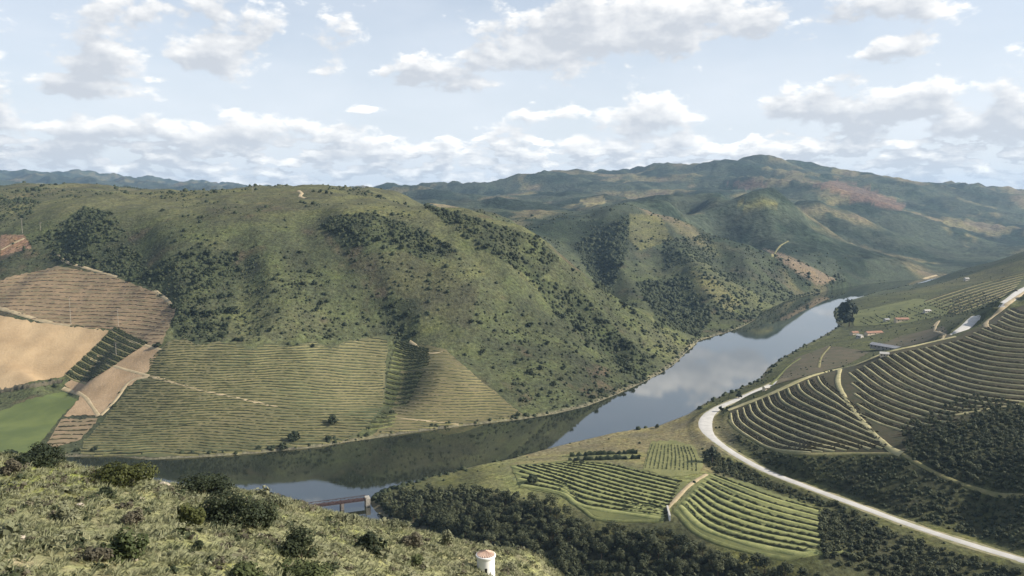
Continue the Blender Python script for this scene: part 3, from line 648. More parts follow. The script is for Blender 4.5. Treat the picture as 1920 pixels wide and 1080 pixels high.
def vineyard(label, name='terraced_vineyard'):
    o = obj(name, None, label=label, cat='vineyard'); return o
def rows_between(g0, g1, n, ends=(True, False)):
    """n lines from guide g0 towards guide g1"""
    a = smooth_line(np.array(g0, float), 6); b = smooth_line(np.array(g1, float), 6); k = 40
    def rs(p):
        s = np.linspace(0, 1, len(p)); q = np.linspace(0, 1, k); return np.stack([np.interp(q, s, p[:, i]) for i in range(2)], 1)
    a, b = rs(a), rs(b); out = []
    for j in range(n): t = j / n; out.append(a * (1 - t) + b * t)
    if ends[1]: out.append(b)
    return out
def side_shift(c, d):
    t = np.gradient(c[:, :2], axis=0); t /= np.linalg.norm(t, axis=1)[:, None] + 1e-9
    q = c.copy(); q[:, 0] += -t[:, 1] * d; q[:, 1] += t[:, 0] * d; q[:, 2] = Zat(q[:, 0], q[:, 1]); return q
def terraces(par, lines, bank_mat, vine_mat, bw, hedge_h, y0=300, hedges=(2.0, 3.6), hw=1.1, lift=.45, crown=.25, step=2.0, gap=.05, bank=True):
    for px in lines:
        c = resample(raycast(px[:, 0], px[:, 1], y0), step)
        if len(c) < 4: continue
        if bank: ribbon(c, bw, lift, bank_mat, 'grass_bank', par, crown, .25)
        for off in hedges:
            g = hedge_geo(side_shift(c, off), hedge_h, hw, 1.3, gap)
            if g is not None: obj('vine_row', mesh_np('vine_row', g[0], g[1], vine_mat, False), par)

def flat_rows(poly, n_v, tilt, y0, par, vine_mat, h, w, gap, soil=None, bankmat=None, bw=.6):
    """vine rows that run across a field of the left bank, one below the other"""
    poly = np.array(poly, float); v0, v1 = poly[:, 1].min(), poly[:, 1].max()
    xs = np.arange(poly[:, 0].min(), poly[:, 0].max(), 4.0)
    for j in range(n_v):
        v = v0 + (v1 - v0) * (j + .5) / n_v
        ph = rng.uniform(0, 6)
        line = np.stack([xs, v + tilt * (xs - xs.mean()) + 3.5 * np.sin(xs / 95 + v / 60) + 1.6 * np.sin(xs / 38 + v / 25) + .7 * np.sin(xs / 13 + ph)], 1)
        k = in_poly(line[:, 0], line[:, 1], [tuple(p) for p in poly])
        runs = np.split(np.arange(len(xs)), np.nonzero(np.diff(k.astype(int)))[0] + 1)
        for r in runs:
            if not k[r[0]] or len(r) < 5: continue
            c = raycast(line[r, 0], line[r, 1], y0)
            if bankmat is not None: ribbon(resample(side_shift(c, -1.6), 3.0), bw, .7, bankmat, 'grass_bank', par, .1, .3)
            g = hedge_geo(c, h, w, 2.0, gap)
            if g is not None: obj('vine_row', mesh_np('vine_row', g[0], g[1], vine_mat, False), par)

def soil(px, mt, par, y0=560, lift=.3, name='soil', jag=.9): return sheet(np.array(px, float), lift, mt, name, y0, jag=jag, parent=par)
v = vineyard('brown terraced vineyard on the left hill, above the large tan field'); soil(F_BROWN, M['vine_brown_soil'], v); flat_rows(F_BROWN, 22, .02, 560, v, M['vine_brown'], 1.0, 1.4, .25, bankmat=M['tan2'], bw=.5)
v = vineyard('small brown vineyard plot beside the green field at the lower left'); soil(F_VB, M['vine_brown_soil'], v); flat_rows(F_VB, 7, .0, 560, v, M['vine'], 1.2, 1.5, .2)
v = vineyard('wide green vineyard of many level rows on the left river bank'); soil(F_LEFT, M['left_soil'], v); flat_rows(F_LEFT, 46, .012, 560, v, M['vine_left'], 1.2, 1.3, .12, bankmat=M['bank'], bw=.4)
v = vineyard('brownish vineyard on the rounded spur above the dark river water'); soil(F_SPUR, M['spur_soil'], v); flat_rows(F_SPUR, 30, .06, 560, v, M['vine_left'], .8, 1.0, .15, bankmat=M['bank'], bw=.4)
# steep banks in the two gullies
v = vineyard('dark steep terraces in the gully beside the large tan field')
terraces(v, rows_between([(208, 622), (232, 634), (268, 650)], [(112, 712), (128, 722), (150, 728)], 10), M['bank'], M['vine_green'], .8, 1.7, 560, (2.0, 3.4, 4.8), 1.9, .6)
v = vineyard('dark terraces stacked in the gully left of the rounded spur')
terraces(v, rows_between([(742, 645), (765, 655), (800, 660)], [(728, 700), (760, 702), (800, 692)], 7) + rows_between([(728, 700), (750, 706), (790, 704)], [(715, 768), (735, 772), (758, 768)], 7) +
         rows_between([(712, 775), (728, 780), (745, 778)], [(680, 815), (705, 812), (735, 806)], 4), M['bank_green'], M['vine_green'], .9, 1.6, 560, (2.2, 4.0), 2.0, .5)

# right hillside
TR = [(1366, 770), (1440, 741), (1520, 706), (1600, 686), (1660, 662), (1720, 648), (1790, 632), (1840, 612), (1880, 585), (1960, 560), (1960, 760), (1880, 750), (1810, 790), (1740, 820), (1690, 850), (1600, 852), (1500, 852), (1440, 838), (1385, 808)]
v = vineyard('dark vineyard with curving pale terrace lines on the right hillside above the road')
soil(TR, M['vine_soil'], v, 380, .25)
la = rows_between([(1370, 776), (1376, 798), (1412, 824), (1450, 842), (1520, 850)], [(1440, 744), (1452, 764), (1502, 787), (1562, 808), (1655, 842)], 6)
la += rows_between([(1440, 744), (1452, 764), (1502, 787), (1562, 808), (1655, 842)], [(1552, 699), (1556, 712), (1572, 732), (1582, 745), (1592, 758)], 6)
lb = rows_between([(1612, 778), (1650, 795), (1685, 806), (1705, 812)], [(1592, 700), (1640, 735), (1712, 765), (1770, 782), (1808, 786)], 4)
lb += rows_between([(1592, 700), (1640, 735), (1712, 765), (1770, 780), (1815, 775)], [(1662, 668), (1722, 706), (1790, 734), (1860, 748), (1935, 756)], 5)
lb += rows_between([(1662, 668), (1722, 706), (1790, 734), (1860, 748), (1935, 756)], [(1795, 640), (1830, 652), (1862, 660), (1900, 664), (1940, 666)], 9)
lb += rows_between([(1795, 640), (1830, 652), (1862, 660), (1900, 664), (1940, 666)], [(1872, 602), (1890, 610), (1905, 615), (1925, 618), (1945, 619)], 5)
lb += rows_between([(1872, 602), (1890, 610), (1905, 615), (1925, 618), (1945, 619)], [(1896, 574), (1908, 580), (1918, 583), (1932, 585), (1948, 586)], 4)
terraces(v, la, M['bank_pale'], M['vine'], .9, 1.15, 380, (2.0, 3.2, 4.3), 1.3, .75, .15)
terraces(v, lb, M['bank_pale'], M['vine'], .95, 1.2, 380, (2.1, 3.4, 4.6), 1.4, .75, .15)
v = vineyard('grey terraces with dotted rows high on the right bank, above the far road piece')
terraces(v, rows_between([(1735, 566), (1790, 548), (1850, 530), (1925, 512)], [(1800, 592), (1838, 578), (1868, 566), (1895, 552)], 8), M['bank'], M['vine'], .9, 1.6, 780, (2.6, 5.0), 1.8, .5, .1, 3.0, .35)
# lower vineyards on the tongue of land
LC = [(958, 872), (1075, 864), (1140, 868), (1205, 882), (1290, 905), (1255, 962), (1245, 978), (1129, 974), (1090, 955), (1050, 930), (975, 914)]
v = vineyard('green striped terrace vineyard between the dark wood and the river'); soil(LC, M['vine_green_soil'], v, 380, .25)
lc = rows_between([(1080, 868), (1141, 875), (1201, 890), (1270, 907)], [(962, 876), (1030, 898), (1110, 925), (1245, 960)], 8)
lc += rows_between([(962, 876), (1030, 898), (1110, 925), (1245, 960)], [(978, 910), (1055, 926), (1095, 950), (1245, 974)], 3, (True, True))
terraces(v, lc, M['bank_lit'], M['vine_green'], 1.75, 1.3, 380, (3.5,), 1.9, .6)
LD = [(1325, 888), (1400, 905), (1450, 925), (1540, 955), (1530, 1000), (1545, 1060), (1400, 1034), (1310, 1004), (1262, 955)]
v = vineyard('green striped terrace vineyard below the road, right of the tan path'); soil(LD, M['vine_green_soil'], v, 380, .25)
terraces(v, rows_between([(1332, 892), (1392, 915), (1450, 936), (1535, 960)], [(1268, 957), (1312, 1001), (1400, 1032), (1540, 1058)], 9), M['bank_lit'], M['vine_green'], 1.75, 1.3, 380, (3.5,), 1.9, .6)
LE = [(1222, 828), (1265, 826), (1300, 836), (1320, 872), (1312, 888), (1260, 896), (1205, 880)]
v = vineyard('small light green vineyard plot with upright rows beside the road bend'); soil(LE, M['plot_soil'], v, 380, .25)
terraces(v, rows_between([(1224, 832), (1216, 855), (1210, 878)], [(1300, 838), (1312, 862), (1314, 884)], 13), M['bank'], M['vine_green'], .4, .9, 380, (0,), .5, bank=False, gap=.2)
# fields on the plain behind the spur
def rfield(px, mt, label): return sheet(np.array(px, float), .3, mt, 'field', 420, jag=.3, label=label, cat='field')
rfield([(1452, 722), (1490, 672), (1555, 648), (1632, 660), (1590, 684), (1520, 703)], M['field_brown'], 'dark brown field between the river and the vineyard spur')
rfield([(1648, 648), (1690, 630), (1770, 612), (1785, 632), (1720, 645), (1672, 655)], M['field_brown'], 'dark fallow field behind the long grey barn')
rfield([(1600, 585), (1720, 560), (1790, 566), (1775, 590), (1700, 606), (1600, 612)], M['vine_green_soil'], 'olive green grove field behind the houses beside the river')

# road, tracks and paths
rc = resample(road_c, 3.0); ru_, rv_ = project(rc[:, 0], rc[:, 1], rc[:, 2])
ribbon(rc, 5.2, .06, M['verge'], 'verge', kind='structure', wob=.25)
ribbon(rc, 3.0 + 2.6 * np.exp(-((rv_ - 792) / 26) ** 2) * (ru_ < 1400), .16, M['road'], 'road', kind='structure', wob=.04)
ribbon(resample(road_upper, 4.0), 5.0, .3, M['road'], 'road', kind='structure')
def track(px, half, mt=None, y0=560, name='path', lift=.5):
    c = resample(pix_line(px, 5, y0), 2.5); return ribbon(c, half, lift, mt or M['track'], name, None, .04, .2, kind='structure')
track([(-40, 572), (0, 578), (60, 596), (100, 606), (132, 611)], 2.2); track([(208, 622), (225, 634), (262, 645), (302, 657)], 2.0); track([(165, 672), (240, 695), (290, 708), (360, 728), (440, 746), (520, 764)], 1.7)
track([(118, 728), (155, 742), (172, 762), (185, 781)], 1.8); track([(188, 780), (215, 752), (243, 716), (280, 706)], 1.8); track([(768, 640), (800, 662), (830, 660)], 1.5); track([(735, 782), (800, 790), (860, 796)], 1.3)
track([(560, 358), (566, 363), (562, 369), (574, 372)], 2.5, lift=.8); track([(290, 545), (312, 562), (328, 582)], 1.6); track([(100, 468), (122, 490), (160, 502), (220, 520)], 1.5)
track([(0, 470), (22, 458), (45, 447)], 2.5)
track([(1364, 770), (1440, 741), (1520, 706), (1600, 686), (1660, 662), (1720, 648), (1790, 632)], 3.0, M['bank_pale'], 420, lift=.9); track([(1574, 694), (1572, 722), (1598, 768), (1640, 816), (1670, 843), (1692, 852)], 2.0, M['bank_pale'], 380, lift=.9)
track([(1692, 852), (1760, 890), (1830, 917), (1880, 929), (1960, 930)], 1.2, M['bank'], 380); track([(1692, 851), (1600, 851), (1500, 851), (1440, 838), (1386, 808), (1367, 788)], 1.3, M['bank'], 380)
track([(1925, 545), (1892, 568), (1866, 590), (1848, 607), (1858, 622)], 2.2, M['track'], 420)
track([(1250, 955), (1290, 912), (1325, 890)], 1.5, M['track'], 380); track([(960, 872), (1020, 866), (1075, 862)], 1.6, M['bank'], 380); track([(1445, 722), (1475, 690), (1500, 672)], 1.6, M['bank_green'], 420)
track([(1535, 690), (1540, 670), (1556, 650)], 1.6, M['bank'], 420); track([(1750, 612), (1760, 602), (1752, 620), (1772, 628), (1765, 638)], 1.6, M['track'], 420); track([(1724, 527), (1738, 521), (1756, 516)], 3.0, M['track'], 420, lift=.6)
track([(1448, 482), (1462, 462), (1478, 452)], 2.2, M['bank'], 1250, lift=.6)
track([(980, 912), (1052, 928), (1092, 955), (1130, 975), (1245, 978)], 1.4, M['bank_green'], 380); track([(1265, 958), (1312, 1003), (1400, 1034), (1545, 1062), (1600, 1082)], 1.5, M['bank_green'], 380)

# ------------------------------------------------------------------ plants
def leaf_cloud(n, rad, leaf, seed, lumps=10, up=.5, low=-.25, fill=.35, k=4):
    """a crown: many small leaf faces in clumps through an uneven ellipsoid; returns quads"""
    r = np.random.default_rng(seed)
    c = r.normal(size=(lumps, 3)); c /= np.linalg.norm(c, axis=1)[:, None]; c[:, 2] = np.where(c[:, 2] < low, -c[:, 2] * .5, c[:, 2])
    c *= r.uniform(.35, .78, (lumps, 1)); cr = r.uniform(.28, .5, lumps)
    w = cr ** 2; which = r.choice(lumps, n, p=w / w.sum())
    d = r.normal(size=(n, 3)); d /= np.linalg.norm(d, axis=1)[:, None]
    p = c[which] + d * (cr[which] * (1 - fill * r.random(n) ** 2))[:, None]
    p[:, 2] = np.where(p[:, 2] < low, low + .15 * r.random(n), p[:, 2])
    p = p * np.array(rad); nr = d + r.normal(0, .45, (n, 3)) + (0, 0, up); nr /= np.linalg.norm(nr, axis=1)[:, None]
    t = np.cross(nr, r.normal(size=(n, 3))); t /= np.linalg.norm(t, axis=1)[:, None]; b = np.cross(nr, t)
    s = leaf * r.uniform(.6, 1.4, n)[:, None]; ar = r.uniform(.55, 1.0, n)[:, None]
    V = np.stack([p - t * s, p - b * s * ar, p + t * s, p + b * s * ar], 1).reshape(-1, 3)
    return V, np.arange(n * 4).reshape(-1, 4)
def join_many(temps, pos, scale, rotz, which, squash=None):
    """copies of small templates joined to one mesh; gives every copy its own tint"""
    Vs, Fs, Ts = [], [], []; base = 0
    for k, (tv, tf) in enumerate(temps):
        m = which == k; p = pos[m]; n = len(p)
        if n == 0: continue
        c, s = np.cos(rotz[m]), np.sin(rotz[m]); sc = scale[m][:, None]
        x = (tv[None, :, 0] * c[:, None] - tv[None, :, 1] * s[:, None]) * sc + p[:, :1]; y = (tv[None, :, 0] * s[:, None] + tv[None, :, 1] * c[:, None]) * sc + p[:, 1:2]
        z = tv[None, :, 2] * sc * (1 if squash is None else squash[m][:, None]) + p[:, 2:3]
        Vs.append(np.stack([x, y, z], 2).reshape(-1, 3)); nf = tf[None] + (np.arange(n) * len(tv))[:, None, None] + base; Fs.append(nf.reshape(-1, tf.shape[1]))
        Ts.append(np.repeat(rng.random(n), len(tv))); base += n * len(tv)
    T = np.concatenate(Ts)[:, None]; return np.concatenate(Vs), np.concatenate(Fs), np.repeat(T, 3, 1)
def plant_mesh(name, n, rad, leaf, seed, mt, lift=.0, stems=None, **kw):
    V, Fq = leaf_cloud(n, rad, leaf, seed, **kw); V[:, 2] += lift; return mesh_np(name, V, Fq, mt)
def blob(seed, rad=(1, 1, .8), nu=7, nv=4):
    """a small far shrub: a ragged closed lump of a few dozen faces"""
    r = np.random.default_rng(seed); V = []
    for j in range(nv + 1):
        th = math.pi * (.02 + .62 * j / nv)
        for i in range(nu):
            ph = 2 * math.pi * (i + .5 * (j % 2)) / nu; k = r.uniform(.72, 1.18)
            V.append((math.sin(th) * math.cos(ph) * k * rad[0], math.sin(th) * math.sin(ph) * k * rad[1], (math.cos(th) * k + .3) * rad[2]))
    Fq = [(j * nu + i, (j + 1) * nu + i, (j + 1) * nu + (i + 1) % nu, j * nu + (i + 1) % nu) for j in range(nv) for i in range(nu)]
    return np.array(V), np.array(Fq)

FIELDS = [F_TAN1, F_TAN2, F_BROWN, F_GREEN, F_VB, F_LEFT, F_SPUR]
def scatter_left(n):
    a = rng.uniform(-.72, .42, n); Y = np.sqrt(rng.uniform(600 ** 2, 2000 ** 2, n)); X = a * Y; Z = Zat(X, Y); u, v = project(X, Y, Z)
    area = (.42 + .72) * (2000 ** 2 - 600 ** 2) / 2; per = n / area * 100
    dens = .22 + 1.1 * sstep(fbm(X, Y, 110, 4), .02, .4) - .22 * sstep(Z, 150, 195)
    for poly, dn in ZONES: dens = np.where(in_poly(u, v, poly), dn * 3.0 * (.4 + .9 * sstep(fbm(X, Y, 45, 3), -.35, .35)), dens)
    ju, jv = u + rng.normal(0, 5, n), v + rng.normal(0, 4.5, n)
    for poly in FIELDS: dens = np.where(in_poly(ju, jv, poly), 0, dens)
    sd, _, _ = seg_dist(X, Y, RIVER, closed=True); inside = in_poly(X, Y, RIVER)
    dens = np.where((sd < 7) & ~inside, 5.0 * (.35 + sstep(fbm(X, Y, 40, 2), -.3, .3)), dens)
    ok = (rng.random(n) * per < dens) & (Z > .4) & ~inside & beyond_river(X, Y)
    return np.stack([X, Y, Z, u, v], 1)[ok]
def visible(pts, y0=40, tol=6):
    a = pts[:, 0] / pts[:, 1]; u, v = project(pts[:, 0], pts[:, 1], pts[:, 2] + 2)
    h = raycast(u, v, y0); return (h[:, 1] > pts[:, 1] - tol - pts[:, 1] * .01) & (u > 0) & (u < 1920) & (v < 1080)
SH = scatter_left(150000); size = rng.lognormal(.0, .5, len(SH)) * 1.05; size = np.clip(size, .45, 3.6); size[SH[:, 1] > 1250] *= 1.25; inz = np.zeros(len(SH), bool)
for _p, _d in DENSE: inz |= in_poly(SH[:, 3], SH[:, 4], _p)
size[inz] *= 1.3
vis = visible(SH[:, :3]); big_i = np.argsort(-(size / SH[:, 1]) * vis)[:280]; rest = np.ones(len(SH), bool); rest[big_i] = False
shrubs = [plant_mesh('shrub', 150, (1.15, 1.15, .95), .27, 50 + i, M['leaf_scrub'], .35, lumps=7) for i in range(5)]
for i in big_i:
    u, v = SH[i, 3:5]
    wh = ('in the dense patch above the brown terraces' if u < 270 else 'in the dense patch left of the wide green vineyard top' if u < 450 and v < 660 else 'along the shore below the left vineyards' if v > 740 and u < 1000 else 'on the slope above the wide green vineyard' if u < 720 else 'on the slope above the rounded vineyard spur' if u < 930 else 'on the steep slope right of the rounded spur, over the water')
    o = obj('shrub', shrubs[i % 5], None, (SH[i, 0], SH[i, 1], SH[i, 2] - .1), 'round dark shrub ' + wh, 'shrub', 'left hill shrubs ' + wh)
    o.scale = (size[i],) * 3; o.rotation_euler = (0, 0, random.uniform(0, 6.28))
R = SH[rest]; temps = [blob(100 + i, (1.1, 1.1, .95), 6, 3) for i in range(6)]
V, Fq, T = join_many(temps, R[:, :3] - (0, 0, .1), size[rest], rng.uniform(0, 6.28, len(R)), rng.integers(0, 6, len(R)))
obj('hill_scrub', mesh_np('hill_scrub', V, Fq, M['leaf_scrub'], False, {'tint': T}), label='mass of small dark scrub bushes covering the left hills', cat='scrub', kind='stuff')

LS = scatter_left(160000); LS = LS[(LS[:, 1] < 1300)]; LS = LS[rng.random(len(LS)) < .55]; k0 = [blob(130 + i, (1.2, 1.2, .6), 5, 2) for i in range(5)]
V, Fq, T = join_many(k0, LS[:, :3] - (0, 0, .15), rng.uniform(.5, 1.3, len(LS)), rng.uniform(0, 6.28, len(LS)), rng.integers(0, 5, len(LS)))
obj('low_broom', mesh_np('low_broom', V, Fq, M['leaf_broom'], False, {'tint': T}), label='low olive broom and heather between the shrubs of the left hill', cat='scrub', kind='stuff')

# the wood beside the side river, woods on the right slope
def scatter_poly(poly, n, y0, jitter=0):
    lo = np.min(poly, 0); hi = np.max(poly, 0); out = []
    p = rng.uniform(lo, hi, (n * 4, 2)); p = p[in_poly(p[:, 0], p[:, 1], poly)][:n]
    w = raycast(p[:, 0], p[:, 1], y0); return np.column_stack([w, p])
def thin(pts, dmin):
    keep = []; cell = {}
    for i, p in enumerate(pts):
        k = (int(p[0] // dmin), int(p[1] // dmin)); ok = True
        for dx in (-1, 0, 1):
            for dy in (-1, 0, 1):
                for j in cell.get((k[0] + dx, k[1] + dy), ()):
                    if (pts[j, 0] - p[0]) ** 2 + (pts[j, 1] - p[1]) ** 2 < dmin ** 2: ok = False
        if ok: keep.append(i); cell.setdefault(k, []).append(i)
    return pts[keep]
def dry(pts, margin=1.5):
    d, _, _ = seg_dist(pts[:, 0], pts[:, 1], RIVER, closed=True); return pts[~in_poly(pts[:, 0], pts[:, 1], RIVER) & (d > margin)]
def off_road(pts, dist=5.5):
    d, _, _ = seg_dist(pts[:, 0], pts[:, 1], road_c[:, :2]); return pts[d > dist]
def tree_kind(seed, h, rad):
    t = obj('evergreen_tree', None); 
    obj('crown', plant_mesh('crown', 620, rad, .36, seed, M['leaf_wood'], h - rad[2] * .72, lumps=9, low=-.55, fill=.25), t)
    b = MB(); b.bar((0, 0, -.4), (.1, .05, h * .62), .24, .12)
    for k in range(4): an = k * 1.6 + seed; b.bar((.05, .03, h * (.35 + .06 * k)), (math.cos(an) * rad[0] * .6, math.sin(an) * rad[0] * .6, h * .72), .1, .04, 5)
    b.build('trunk', M['bark'], t); return t
kinds = [tree_kind(200 + i, h, r) for i, (h, r) in enumerate(((7.6, (3.9, 3.7, 3.6)), (9.2, (3.4, 3.6, 4.4)), (6.0, (4.3, 4.0, 3.0)), (4.8, (3.0, 2.8, 2.4))))]
def plant_trees(pts, label, group, first_used=[False] * 4, smin=.7, smax=1.15):
    for i, p in enumerate(pts):
        k = random.randrange(4); o = kinds[k] if not first_used[k] else copy_tree(kinds[k]); first_used[k] = True
        o.location = (p[0], p[1], p[2] - .2); s = random.uniform(smin, smax) * random.choice((.75, 1, 1, 1.25)); o.scale = (s, s, s * random.uniform(.8, 1.2)); o.rotation_euler = (0, 0, random.uniform(0, 6.28))
        wh = ' at the bridge end' if p[3] < 900 else ' below the left striped vineyard' if p[3] < 1250 else ' below the right striped vineyard'
        o['label'] = label + wh; o['category'] = 'tree'; o['group'] = group + wh
wp = thin(dry(scatter_poly(WOOD, 6000, 330)), 3.9); vv = visible(wp[:, :3], 40, 12)
order = np.argsort(np.where(vv, wp[:, 1], 1e6)); ind, rst = order[:270], order[270:]
plant_trees(wp[ind], 'dark evergreen tree in the dense side river wood', 'evergreen trees in the wood by the side river')
wood_t = [leaf_cloud(70, (2.9, 2.9, 3.2), .8, 300 + i, lumps=10, low=-.7) for i in range(5)]
wp2 = wp[rst]; P3 = wp2[:, :3] + (0, 0, 3.0)
# slopes above and below the road
r1 = thin(off_road(scatter_poly(W_R1, 2600, 380), 8), 3.3); r2 = thin(off_road(scatter_poly(W_R2, 2600, 380), 9), 3.8); r3 = thin(off_road(scatter_poly(W_R3, 1200, 380), 6), 3.2); r4 = thin(off_road(scatter_poly(WOOD2, 2500, 350), 6), 3.6)
def plant_bushes(pts, label, group, n, meshes, smin, smax, name='shrub', cat='shrub'):
    vs = visible(pts[:, :3], 40, 12); od = np.argsort(np.where(vs, pts[:, 1], 1e6))
    for i in od[:n]:
        p = pts[i]; mid = np.median(pts[:, 3]); wh = ', left half' if p[3] < mid else ', right half'; o = obj(name, random.choice(meshes), None, (p[0], p[1], p[2] - .15), label + wh, cat, group + wh); s = random.uniform(smin, smax); o.scale = (s, s, s * random.uniform(.8, 1.2)); o.rotation_euler = (0, 0, random.uniform(0, 6.28))
    return pts[od[n:]]
bush_m = [plant_mesh('shrub', 260, (1.2, 1.2, 1.05), .2, 350 + i, M['leaf_wood'], .5, lumps=9) for i in range(5)]
e1 = plant_bushes(r1, 'bushy oak in the thicket above the pale path at right', 'oaks in the thicket on the right hillside', 240, bush_m, 1.3, 2.5, 'bushy_oak', 'tree')
e2 = plant_bushes(r2, 'dark shrub on the bank between the road and dark terraces', 'shrubs on the bank above the road', 220, bush_m, .8, 2.1, 'bank_shrub')
e3 = plant_bushes(r3, 'dark shrub between the road and the lower green vineyards', 'shrubs below the road bend', 120, bush_m, .9, 2.0, 'roadside_shrub')
e4 = plant_bushes(r4, 'dark oak in the thicket below the straight road', 'oaks in the thicket below the road', 200, bush_m, 1.3, 2.7, 'thicket_oak', 'tree')
ex = np.vstack([e1, e2, e3, e4])[:, :3]; P3 = np.vstack([P3, ex + (0, 0, 1.0)]); scl = np.concatenate([rng.uniform(.7, 1.15, len(wp2)), rng.uniform(.35, .75, len(ex))])
V, Fq, T = join_many(wood_t, P3, scl, rng.uniform(0, 6.28, len(P3)), rng.integers(0, 5, len(P3)))
obj('woodland_trees', mesh_np('woodland_trees', V, Fq, M['leaf_wood'], False, {'tint': T}), label='the rest of the dark woodland filling the right bank woods', cat='woodland', kind='stuff')
# low growth on the right bank: riverside bushes, rough grass clumps
def right_scatter(n):
    a = rng.uniform(-.18, .75, n); Y = np.exp(rng.uniform(math.log(380), math.log(1900), n)); X = a * Y; Z = Zat(X, Y); u, v = project(X, Y, Z)
    sd, _, _ = seg_dist(X, Y, RIVER, closed=True); ins = in_poly(X, Y, RIVER); rd, _, _ = seg_dist(X, Y, road_c[:, :2]); rd2, _, _ = seg_dist(X, Y, road_upper[:, :2])
    k = np.where(sd < 8, np.where((u < 1310) & (v < 880), .15, 1.0), np.where((u < 1330) & (Y < 720), .02, .10)); k = np.where(in_poly(u, v, W_R2) | in_poly(u, v, W_R1) | in_poly(u, v, W_R3), .9, k)
    for poly in (TR, LC, LD, LE): k = np.where(in_poly(u, v, poly), 0, k)
    lim = ~beyond_river(X, Y) & (X > -130)
    ok = (rng.random(n) < k) & ~ins & lim & (rd > 5) & (rd2 > 7) & (Z > .2); return np.stack([X, Y, Z], 1)[ok], sd[ok]
rs, sd = right_scatter(30000); sc = np.where(sd < 8, rng.uniform(.8, 2.4, len(rs)), rng.uniform(.4, 1.3, len(rs)))
V, Fq, T = join_many(temps, rs - (0, 0, .1), sc, rng.uniform(0, 6.28, len(rs)), rng.integers(0, 6, len(rs)))
obj('bank_scrub', mesh_np('bank_scrub', V, Fq, M['leaf_scrub'], False, {'tint': T}), label='low scrub scattered along the right bank and shore', cat='scrub', kind='stuff')
# olive grove on the plain: rows of small trees
ol_m = [plant_mesh('olive_tree', 60, (1.0, 1.0, .9), .32, 400 + i, M['leaf_olive'], .9, lumps=6) for i in range(3)]
gr = [(1605, 580), (1720, 552), (1830, 545), (1900, 570), (1860, 580), (1780, 600), (1700, 604), (1610, 612)]
c0 = raycast(np.array([1740.]), np.array([580.]), 420)[0]; cnt = 0
gp = []
for i in range(-40, 40):
    for j in range(-40, 40): gp.append((c0[0] + i * 9 + j * 2.4, c0[1] + j * 11 - i * 2))
gp = np.array(gp); gz = Zat(gp[:, 0], gp[:, 1]); gu, gv = project(gp[:, 0], gp[:, 1], gz); k = in_poly(gu, gv, gr) & (rng.random(len(gp)) < .8); gp = np.column_stack([gp, gz])[k]
dr, _, _ = seg_dist(gp[:, 0], gp[:, 1], road_upper[:, :2]); gp = gp[dr > 9]; gp = gp[np.argsort(gp[:, 1])][:290]
for p in gp:
    o = obj('olive_tree', random.choice(ol_m), None, (p[0] + random.uniform(-.8, .8), p[1] + random.uniform(-.8, .8), p[2] - .1), 'small grey green olive tree in the grove behind the riverside houses', 'olive tree', 'olive trees in the grove'); s = random.uniform(1.2, 2.0); o.scale = (s, s, s)

# single trees that stand alone
def lone(u, v, wpx, hpx, label, mt, y0=400, name='tree', n=500, cat='tree'):
    p = raycast(np.array([u], float), np.array([v], float), y0)[0]; r = wpx * p[1] / F / 2; h = hpx * p[1] / F
    t = obj(name, None, None, tuple(p), label, cat); obj('crown', plant_mesh('crown', n, (r, r, h * .55), max(.2, r * .16), int(u), mt, h * .5, lumps=10, low=-.6), t)
    MB().bar((0, 0, -.3), (0, 0, h * .6), max(.12, r * .09), max(.06, r * .05)).build('trunk', M['bark'], t); return t
lone(625, 797, 24, 20, 'round dark tree alone in the green left bank vineyard, nearer the spur', M['leaf_dark'], 560); lone(550, 827, 26, 18, 'low dark tree near the water at the foot of the left vineyard', M['leaf_dark'], 560)
lone(1385, 747, 13, 15, 'small dark round tree at the top of the road bend', M['leaf_dark']); lone(1352, 772, 10, 12, 'small dark bush like tree inside the road bend', M['leaf_dark'])
lone(1232, 803, 9, 9, 'tiny dark tree on the point of the right river bank', M['leaf_dark']); lone(587, 652, 9, 9, 'small dark tree at the upper edge of the left vineyard', M['leaf_dark'], 560)
for u, v, w, h, lb in ((1582, 606, 34, 44, 'tall dark tree on the river bank, nearest the water of the clump'), (1598, 596, 26, 34, 'dark tree at the back of the clump on the river bank'), (1592, 612, 24, 26, 'low dark tree at the front of the clump on the river bank')): lone(u, v, w, h, lb, M['leaf_dark'], 420, n=700)
lone(1000, 905, 28, 16, 'dark round bush in the upper left corner of the lower vineyard', M['leaf_dark'], 380); lone(1335, 868, 30, 36, 'grey green tree at the edge of the upright vine plot below the road', M['leaf_olive'], 380)
lone(295, 651, 20, 10, 'dark bush at the corner of the angular tan field', M['leaf_dark'], 560, 'bush', cat='bush')
# two dark hedges above the lower vineyard
for q, lb in (([(1068, 856), (1130, 852), (1195, 850)], 'long dark hedge beside the river, upper of two'), ([(1066, 864), (1130, 862), (1200, 860)], 'long dark hedge above the striped vineyard, lower of two')):
    g = hedge_geo(pix_line(q, 5, 380), 3.2, 3.4, 1.4, .1); obj('hedge', mesh_np('hedge', g[0], g[1], M['leaf_dark']), label=lb, cat='hedge')
g = hedge_geo(pix_line([(0, 735), (40, 728), (80, 722), (118, 716)], 5, 560), 3.4, 4.5, 1.5, .0); obj('hedge', mesh_np('hedge', g[0], g[1], M['leaf_brown']), label='brown hedge along the lower edge of the large tan field', cat='hedge')
